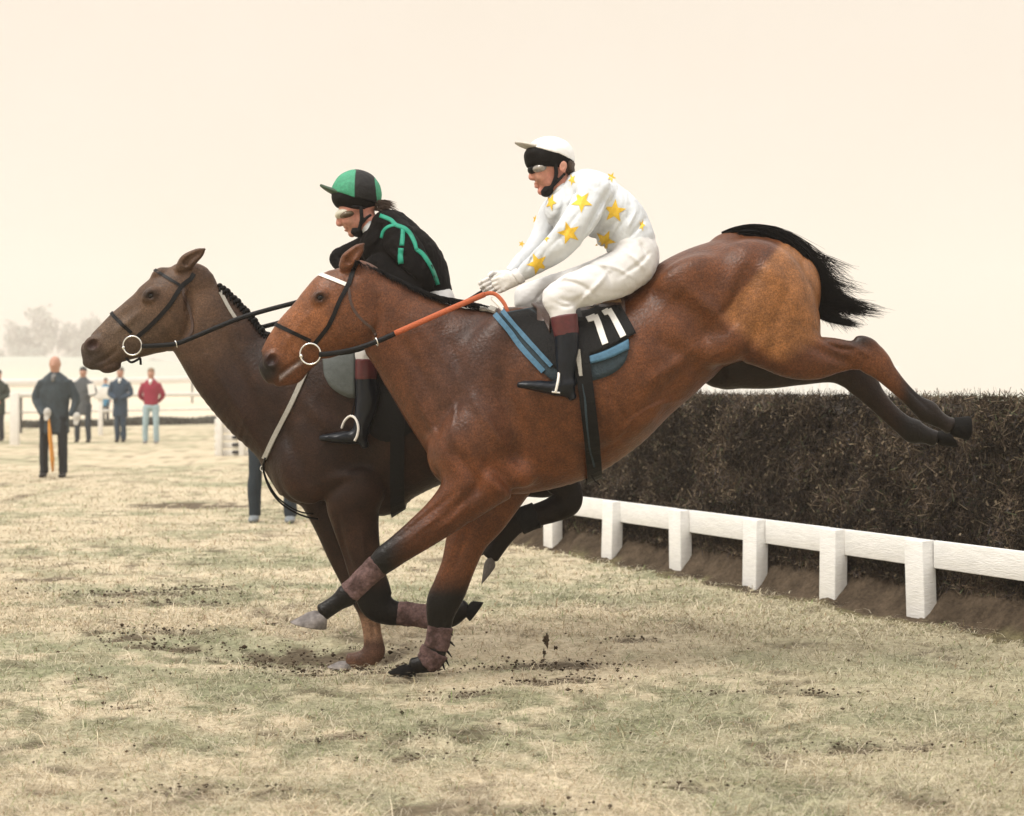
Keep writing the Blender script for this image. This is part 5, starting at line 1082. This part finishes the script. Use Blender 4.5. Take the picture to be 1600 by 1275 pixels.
TW = mat('birch_twigs', attr=True, rough=.85, var=.2, scale=20, spec=.15)
Vs = []; Fs = []; Cs = []; off_ = 0
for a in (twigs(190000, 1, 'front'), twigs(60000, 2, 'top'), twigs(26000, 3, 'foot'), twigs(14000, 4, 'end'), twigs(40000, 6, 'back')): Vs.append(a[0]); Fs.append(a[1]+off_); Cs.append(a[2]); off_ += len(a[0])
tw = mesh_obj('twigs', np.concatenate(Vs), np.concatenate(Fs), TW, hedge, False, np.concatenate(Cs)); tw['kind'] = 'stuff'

# ------------------------------------------------------------------ BEHIND
HZ_W = mat('weathered_white_paint', (.74, .72, .68), .6, .1, 8, .2, 20)
def running_rail(pts, hgt, rh, label, every, lows=(.55,), pw=.05):
    """pts: (x px, ground y px or (distance)) world ground points"""
    t = thing('running_rail', pts[0], label, 'rail', 'white running rails across the course')
    Pn = [Vector(p) for p in pts]; acc = 0
    mb = MB(); mb.tube([p+Vector((0, 0, hgt)) for p in Pn], rh, 8, 0, .5); mb.build('top_rail', HZ_W, t, True)
    for lz in lows: mb = MB(); mb.tube([p+Vector((0, .03, lz)) for p in Pn], rh*.55, 6, 0, .5); mb.build('lower_rail', HZ_W, t, True)
    for a, b in zip(Pn[:-1], Pn[1:]):
        L = (b-a).length; k = max(1, int(round(L/every)))
        for i in range(k+1):
            p = a+(b-a)*(i/k); mb = MB(); mb.bevbox(p+Vector((0, .08, (hgt-.05)/2-.05)), Vector((pw, 0, 0)), Vector((0, pw, 0)), Vector((0, 0, (hgt+.05)/2)), .008); mb.build('post', HZ_W, t, True)
def gw(x, Y): X = (x-CX)/FPX*Y; return Vector((X, Y, float(G(X, Y))))
running_rail([gw(-80, 39), gw(30, 42), gw(180, 45), gw(345, 49), gw(520, 54)], 1.12, .07, 'nearer white running rail just behind the row of spectators', 3.3, (.62,))
running_rail([gw(-60, 66), gw(60, 70), gw(180, 78), gw(300, 90), gw(420, 105)], 1.5, .20, 'farther thick white rail on the rising ground', 7, ())
# low dark hedge along the nearer rail
t_ = 'low dark clipped hedge along the foot of the nearer white running rail'
def leafblock(name, a, b, wid, z0, z1, N, seed, pal, ls, parent=None, m_=None):
    r = np.random.default_rng(seed); a = np.array(a); b = np.array(b); q = r.random((N, 3)); nn = np.array((-(b-a)[1], (b-a)[0], 0)); nn = nn/np.linalg.norm(nn)
    c = a[None]+(b-a)[None]*q[:, :1]+nn[None]*((q[:, 1:2]-.5)*wid); c[:, 2] = a[2]+z0+(z1-z0)*q[:, 2]*(.75+.5*vnoise(c[:, 0], c[:, 1], .7, seed))
    d = r.normal(size=(N, 3)); d /= np.linalg.norm(d, axis=1)[:, None]; e = np.cross(d, r.normal(size=(N, 3))); e /= np.linalg.norm(e, axis=1)[:, None]; V = np.stack([c-d*ls-e*ls*.5, c+d*ls-e*ls*.5, c+d*ls+e*ls*.5, c-d*ls+e*ls*.5], 1).reshape(-1, 3)
    C = np.array(pal)[r.integers(0, len(pal), N)]*(.6+.8*r.random(N))[:, None]; return mesh_obj(name, V, np.arange(N*4).reshape(N, 4), m_ or TW, parent, False, np.repeat(C, 4, 0))
o = leafblock('low_hedge', gw(30, 47.5), gw(350, 54), .9, 0, .24, 16000, 4, [(.11, .115, .095), (.13, .125, .10), (.085, .088, .08)], .04); tag(o, t_, 'hedge')
# white wing panel with black slots, behind the dark horse
wg = thing('wing_panel', gw(368, 27.8), 'white slatted fence wing with a column of black slots', 'fence wing')
Yw = 27.8
for i in range(5):
    mb = MB(); p = P(385, 660+i*12, Yw); mb.bevbox(p, Vector((.62, 0, 0)), Vector((0, .02, 0)), Vector((0, 0, .062)), .006); mb.build('slat', HZ_W, wg, True)
for x_ in (343, 378, 428):
    mb = MB(); a = gw(x_, Yw-.07); mb.bevbox(a+Vector((0, 0, .42)), Vector((.055, 0, 0)), Vector((0, .05, 0)), Vector((0, 0, .46)), .008); mb.build('post', HZ_W, wg, True)
for i in range(4):
    mb = MB(); p = P(368, 672+i*11.5, Yw-.06); mb.bevbox(p, Vector((.065, 0, 0)), Vector((0, .02, 0)), Vector((0, 0, .028)), .004); mb.build('slot', M['pad'], wg, True)
# paling fence behind the brush on the right
pf = thing('paling_fence', gw(1240, 19), 'white upright paling fence beyond the brush fence', 'fence')
PW = mat('pale_white_paling', (.78, .78, .77), .6, .06, 10)
Yp = 19.0
for i in range(34):
    x_ = 985+i*12.6; p = P(x_, 608, Yp); mb = MB(); mb.bevbox(Vector((p.x, Yp+(i % 2)*.004, .86)), Vector((.047, 0, 0)), Vector((0, .011, 0)), Vector((0, 0, .74+.01*math.sin(i*2.1))), .006); mb.build('pale', PW, pf, True)
for z_ in (.45, 1.25):
    mb = MB(); a, b = P(975, 608, Yp+.05), P(1410, 608, Yp+.05); mb.bevbox(Vector(((a.x+b.x)/2, Yp+.05, z_)), Vector(((b.x-a.x)/2, 0, 0)), Vector((0, .025, 0)), Vector((0, 0, .05)), .006); mb.build('cross_rail', PW, pf, True)
# white notice board on a post beside the spectators
nb = thing('notice_board', gw(162, 40), 'plain white board on a white post between the grey and navy dressed spectators', 'board')
mb = MB(); p = P(160, 614, 40); mb.bevbox(p, Vector((.24, 0, 0)), Vector((0, .02, 0)), Vector((0, 0, .17)), .01); mb.build('board', HZ_W, nb, True)
mb = MB(); p = gw(157, 40.06); mb.bevbox(p+Vector((0, 0, .5)), Vector((.06, 0, 0)), Vector((0, .04, 0)), Vector((0, 0, .55)), .01); mb.build('post', HZ_W, nb, True)
mb = MB(); mb.bevbox(gw(23, 33)+Vector((0, 0, .6)), Vector((.10, 0, 0)), Vector((0, .06, 0)), Vector((0, 0, .62)), .01); o = mb.build('marker_post', HZ_W, None, True); tag(o, 'thick white post at the left edge before the green clad man', 'post')

# hazy trees on the skyline at left
TRM = mat('far_foliage', attr=True, rough=.9, var=.2, scale=1, spec=.05); BARK = mat('bark', (.16, .14, .12), .9, .3, 10, .5, 20)
def tree(x, ytop, Y, wid, label, seed, base_off=0.0):
    r = np.random.default_rng(seed); g_ = gw(x, Y); top = P(x, ytop, Y).z; Hh = top-g_.z; t = thing('tree', g_, label, 'tree', 'trees on the hazy skyline'); R = wid*Y/FPX/2
    mb = MB(); mb.tube([g_+Vector((0, 0, -.3)), g_+Vector((.1, 0, Hh*.25)), g_+Vector((-.1, 0, Hh*.5)), g_+Vector((0, 0, Hh*.8))], [Hh*.03, Hh*.024, Hh*.016, Hh*.004], 8)
    for k in range(7):
        a = r.uniform(0, 6.28); z0 = Hh*r.uniform(.25, .6); mb.tube([g_+Vector((0, 0, z0)), g_+Vector((math.cos(a)*R*.4, math.sin(a)*R*.4, z0+Hh*.14)), g_+Vector((math.cos(a)*R*.75, math.sin(a)*R*.75, z0+Hh*.22))], [Hh*.012, Hh*.008, Hh*.003], 6)
    mb.build('trunk', BARK, t, True)
    N = 4200; nb_ = 26; cb = r.normal(size=(nb_, 3)); cb /= np.linalg.norm(cb, axis=1)[:, None]; cb *= r.uniform(.25, .85, nb_)[:, None]; k = r.integers(0, nb_, N); c = cb[k]+r.normal(size=(N, 3))*.16
    c = c*np.array((R, R, Hh*.36))[None]+np.array((g_.x, g_.y, g_.z+Hh*.62))[None]; c[:, 2] = np.maximum(c[:, 2], g_.z+Hh*.08); ls = Hh*.022*r.uniform(.6, 1.4, N)[:, None]
    d = r.normal(size=(N, 3)); d /= np.linalg.norm(d, axis=1)[:, None]; e = np.cross(d, r.normal(size=(N, 3))); e /= np.linalg.norm(e, axis=1)[:, None]
    V = np.stack([c-d*ls-e*ls*.6, c+d*ls-e*ls*.6, c+d*ls+e*ls*.6, c-d*ls+e*ls*.6], 1).reshape(-1, 3); C = np.array([(.46, .47, .42), (.50, .49, .45), (.42, .44, .39)])[k % 3]*(.6+.8*r.random(N))[:, None]  # pale leaf tones: part of the haze is put into the colour
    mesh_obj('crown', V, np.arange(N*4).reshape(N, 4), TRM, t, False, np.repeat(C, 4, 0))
for a in ((70, 474, 455, 58, 'tallest round tree on the hazy skyline at left', 1), (28, 500, 455, 44, 'tree at the left edge of the hazy skyline', 2), (112, 500, 465, 40, 'tree just right of the tallest skyline tree', 3), (150, 492, 470, 52, 'tree above the grey dressed spectator, partly behind the horse muzzle', 4),
          (50, 540, 400, 60, 'low bushy tree nearest below the tallest skyline tree', 5), (120, 545, 405, 50, 'low bushy tree below and right of the tallest skyline tree', 6), (190, 552, 410, 46, 'low tree behind the navy suited spectator', 7), (240, 560, 420, 46, 'low tree behind the red jumper spectator', 8), (290, 566, 430, 44, 'low tree seen under the dark horse jaw', 9), (335, 570, 440, 40, 'rightmost low skyline tree, against the dark horse neck', 10), (-5, 545, 400, 50, 'low bushy tree cut by the left edge', 11)):
    tree(*a)

# ------------------------------------------------------------------ PEOPLE on the grass
def person(x, Y, Hh, label, coat, legs, coat_len=.44, arms=None, feet=((-.09, 0), (.09, 0)), face=0, hair=(.05, .04, .035), shoe=(.02, .018, .016), wide=1.0, collar=None, vox=.014, hands=None, knees=None, skin=None):
    g_ = gw(x, Y); t = thing('person', g_, label, 'person', 'people watching on the course'); s_ = Hh/1.78; X0, Z0 = g_.x, g_.z
    def W(lst): return [(X0+a*s_, Z0+b*s_, c*s_, d*s_, Y+e*s_) for a, b, c, d, e in lst]
    def F(): return Field([X0-.75, Z0-.08, Y-.55], [X0+.75, Z0+Hh+.1, Y+.55], vox, Y)
    Zs = 0
    arms = arms or ([(-.185*wide, 1.42, 0), (-.25*wide, 1.15, .02), (-.22*wide, .90, -.06)], [(.185*wide, 1.42, 0), (.25*wide, 1.15, .02), (.22*wide, .90, -.06)])
    knees = knees or [(f_[0]*.95, .50, f_[1]*.5-.03) for f_ in feet]
    skm = skin or M['skin']
    f = F(); f.ell(X0, Z0+1.665*s_, .080*s_, .112*s_, .098*s_, Y, wm=True, k=.01); f.ell(X0+face*.02, Z0+1.62*s_, .058*s_, .07*s_, .075*s_, Y-.015, wm=True, k=.02); f.cap3((X0, Y-.085*s_, Z0+1.665*s_), (X0, Y-.112*s_, Z0+1.635*s_), .014, .018, .01)
    for q in (-1, 1): f.ell(X0+q*.076*s_, Z0+1.655*s_, .014, .03, .02, Y, wm=True, k=.008)
    f.chain(W([(0, 1.56, .062, .062, 0), (0, 1.49, .07, .065, .01), (0, 1.40, .12, .08, .01), (0, 1.15, .11, .08, 0), (0, .95, .11, .08, 0)]), k=.03, wm=True)
    for A in arms:
        f.chain(W([(A[0][0]*.85, A[0][1]-.02, .03, .03, A[0][2]), (A[1][0], A[1][1], .026, .026, A[1][2]), (A[2][0], A[2][1], .022, .022, A[2][2])]), k=.02, wm=True)
        f.ell(X0+A[2][0]*s_*1.0, Z0+(A[2][1]-.06)*s_, .042*s_, .066*s_, .042*s_, Y+A[2][2]*s_-.01, wm=True, k=.02)
    for q, (fx, fy) in enumerate(feet): f.chain(W([(fx*.7, .92, .05, .05, 0), (knees[q][0], knees[q][1], .04, .04, knees[q][2]), (fx, .10, .03, .03, fy)]), k=.02, wm=True)
    V, F_ = clean(*f.mesh(1)); mesh_obj('body', V, F_, skm, t)
    f = F(); f.chain(W([(0, 1.535, .072*wide, .072, .01), (0, 1.46, .150*wide, .095, .01), (0, 1.40, .180*wide, .11, .01), (0, 1.28, .19*wide, .12, 0), (0, 1.10, .175*wide, .12, 0), (0, .98, .17*wide, .12, 0), (0, 1.78-coat_len-.50, .18*wide, .125, 0)]), k=.04, cap=.3, wm=True)
    for A in arms: f.chain(W([(A[0][0]*.9, A[0][1]-.025, .07, .07, A[0][2]), (A[1][0], A[1][1], .058, .058, A[1][2]), (A[2][0], A[2][1]+.01, .045, .045, A[2][2])]), k=.03, cap=.5, wm=True)
    f.ripple(.003, 26, abs(int(x))); V, F_ = clean(*f.mesh(1)); mesh_obj('coat', V, F_, coat, t)
    f = F(); f.chain(W([(0, .98, .15, .10, 0), (0, .88, .165, .11, 0)]), k=.04, wm=True)
    for q, (fx, fy) in enumerate(feet): f.chain(W([(fx*.8, .88, .095, .10, 0), (knees[q][0], knees[q][1], .068, .075, knees[q][2]), (fx, .07, .062, .07, fy)]), k=.03, cap=.3, wm=True)
    f.ripple(.003, 24, abs(int(x))+1); V, F_ = clean(*f.mesh(1)); mesh_obj('trousers', V, F_, legs, t)
    sm = mat('shoe_leather', shoe, .6, .2, 30)
    for q, (fx, fy) in enumerate(feet):
        f = F(); f.chain(W([(fx, .075, .045, .05, fy), (fx, .04, .045, .10, fy-.05)]), k=.02, cap=.8, wm=True); f.ell(X0+fx*s_, Z0+.03*s_, .048, .035, .13, Y+fy*s_-.06, wm=True, k=.02); V, F_ = f.mesh(1); mesh_obj('shoe', V, F_, sm, t)
    if hair:
        f = F(); f.ell(X0, Z0+1.712*s_, .084*s_, .084*s_, .104*s_, Y+.010, wm=True, k=.01); V, F_ = f.mesh(1); mesh_obj('hair', V, F_, mat('hair_tone', hair, .8, .3, 40, .4, 60), t)
    if collar:
        f = F(); f.chain(W([(0, 1.515, .066, .07, .0), (0, 1.48, .078, .08, -.01)]), k=.01, cap=.4, wm=True); f.ell(X0, Z0+1.44*s_, .03, .05, .03, Y-.095, wm=True, k=.01); V, F_ = f.mesh(1); mesh_obj('shirt_collar', V, F_, collar, t)
    return t
wax = mat('dark_waxed_cloth', (.042, .056, .066), .75, .3, 12, .5, 20, spec=.2); navy = mat('navy_cloth', (.026, .050, .082), .85, .2, 14, .4, 20); grey = mat('grey_tweed', (.085, .095, .105), .9, .3, 60, .4, 60)
dk = mat('black_trousers', (.012, .015, .019), .85, .2, 14, .4, 20); red = mat('crimson_wool', (.27, .018, .045), .9, .2, 60, .5, 80); jean = mat('faded_jeans', (.32, .43, .47), .9, .2, 20, .4, 40); blue_ = mat('bright_blue_anorak', (.04, .20, .34), .7, .2, 14); green_ = mat('dark_green_coat', (.025, .035, .025), .85, .3, 14, .4, 20)
wool = mat('pale_glove_wool', (.50, .48, .44), .9)
pink = mat('ruddy_skin', (.46, .25, .18), .6, .1, 30)
front = ([(-.19, 1.42, 0), (-.25, 1.16, .0), (-.08, 1.03, -.19)], [(.19, 1.42, 0), (.25, 1.16, .0), (.08, 1.03, -.19)])
att = person(86, 21.0, 1.79, 'bareheaded man in dark waxed jacket holding a furled orange flag, largest of the onlookers', wax, dk, .62, ([(-.21, 1.42, 0), (-.28, 1.15, .0), (-.13, .92, -.16)], [(.21, 1.42, 0), (.30, 1.15, .02), (.26, .90, -.08)]), ((-.16, 0), (.13, -.02)), hair=None, wide=1.18, skin=pink, vox=.011, collar=mat('grey_shirt', (.16, .16, .16), .8))
gl = MB(); f = Field([P(60, 600, 20.8).x, .6, 20.5], [P(130, 600, 20.8).x, 1.1, 21.3], .010, 21.0)
for gx_, gy_, gY in ((74, 645, 20.83), (120, 652, 20.9)):
    f = Field([P(gx_, gy_, gY).x-.15, P(gx_, gy_, gY).z-.2, gY-.15], [P(gx_, gy_, gY).x+.15, P(gx_, gy_, gY).z+.2, gY+.15], .009, gY); f.ell(P(gx_, gy_, gY).x, P(gx_, gy_, gY).z, .055, .075, .055, gY, wm=True, k=.01)
    for q in range(4): f.cap3((P(gx_, gy_, gY).x-.03+q*.02, gY-.03, P(gx_, gy_, gY).z-.05), (P(gx_, gy_, gY).x-.02+q*.014, gY-.045, P(gx_, gy_, gY).z-.105), .014, .012, .006)
    V, F_ = f.mesh(1); mesh_obj('glove', V, F_, wool, att)
fl = MB(); a = P(76, 652, 20.82); fl.tube([a, a+Vector((.02, 0, -.25)), a+Vector((.055, 0, -.62)), a+Vector((.06, 0, -.80))], [.02, .045, .05, .02], 8, 0, .6); o = fl.build('furled_flag', mat('orange_flag_cloth', (.62, .27, .05), .8, .2, 30, .4, 30), None, True); tag(o, 'furled orange flag hanging from the hand of the man in the waxed jacket', 'flag')
person(130, 34.8, 1.84, 'man in grey jacket and dark trousers just right of the waxed jacket man', grey, mat('slate_trousers', (.03, .04, .052), .85), .60, ([(-.19, 1.42, 0), (-.25, 1.15, 0), (-.2, .9, -.05)], [(.19, 1.42, 0), (.27, 1.18, 0), (.17, 1.12, -.2)]), ((-.14, 0), (.13, 0)), hair=(.03, .03, .03), skin=pink)
mb = MB(); mb.bevbox(P(143, 608, 34.5), Vector((.08, 0, .02)), Vector((0, .01, 0)), Vector((-.02, 0, .13)), .002); tag(mb.build('race_card', M['number'], None, False), 'small pale card in the hand of the grey jacketed man', 'card')
person(165, 57, 1.74, 'distant person in a bright blue anorak behind the white notice board', blue_, dk, .62, skin=pink)
person(188, 34.9, 1.84, 'man in navy suit with hands clasped at his waist', navy, navy, .66, front, ((-.07, 0), (.08, 0)), hair=(.16, .14, .12), skin=pink, collar=M['number'])
person(236, 34.0, 1.80, 'person in crimson jumper and pale jeans, hands behind back', red, jean, .30, ([(-.19, 1.42, 0), (-.27, 1.15, .04), (-.15, .98, .14)], [(.19, 1.42, 0), (.27, 1.15, .04), (.15, .98, .14)]), ((-.13, 0), (.13, 0)), hair=(.25, .16, .10), skin=pink, collar=M['number'], shoe=(.25, .25, .25))
person(-3, 35.5, 1.78, 'man in dark green coat cut off by the left edge', green_, dk, .60, front, hair=(.03, .03, .03))
p7 = person(426, 13.9, 1.78, 'striding person in dark trousers, body hidden behind the neck of the dark horse', wax, mat('dark_blue_trousers', (.016, .026, .036), .8, .2, 20, .4, 30), .60, ([(-.17, 1.40, 0), (-.20, 1.15, .05), (-.12, .95, -.08)], [(.17, 1.40, 0), (.2, 1.15, .05), (.12, .95, -.08)]), ((-.175, 0), (.185, -.05)), hair=(.04, .03, .03), shoe=(.20, .22, .23), vox=.011, wide=.9)

# ------------------------------------------------------------------ HAZE: thin winter mist over the whole course
mb = MB(); mb.box((0, 248, 21), Vector((505, 0, 0)), Vector((0, 262, 0)), Vector((0, 0, 23)))
hm = bpy.data.materials.new('mist'); hm.use_nodes = True; nt = hm.node_tree; nt.nodes.clear(); ho = nt.nodes.new('ShaderNodeOutputMaterial'); pv = nt.nodes.new('ShaderNodeVolumePrincipled')
pv.inputs['Color'].default_value = (.98, .91, .865, 1); pv.inputs['Density'].default_value = .0016; pv.inputs['Anisotropy'].default_value = .2
nt.links.new(pv.outputs[0], ho.inputs['Volume']); hz = mb.build('haze', hm); tag(hz, kind='stuff', label='thin pale winter haze over the racecourse', cat='haze')
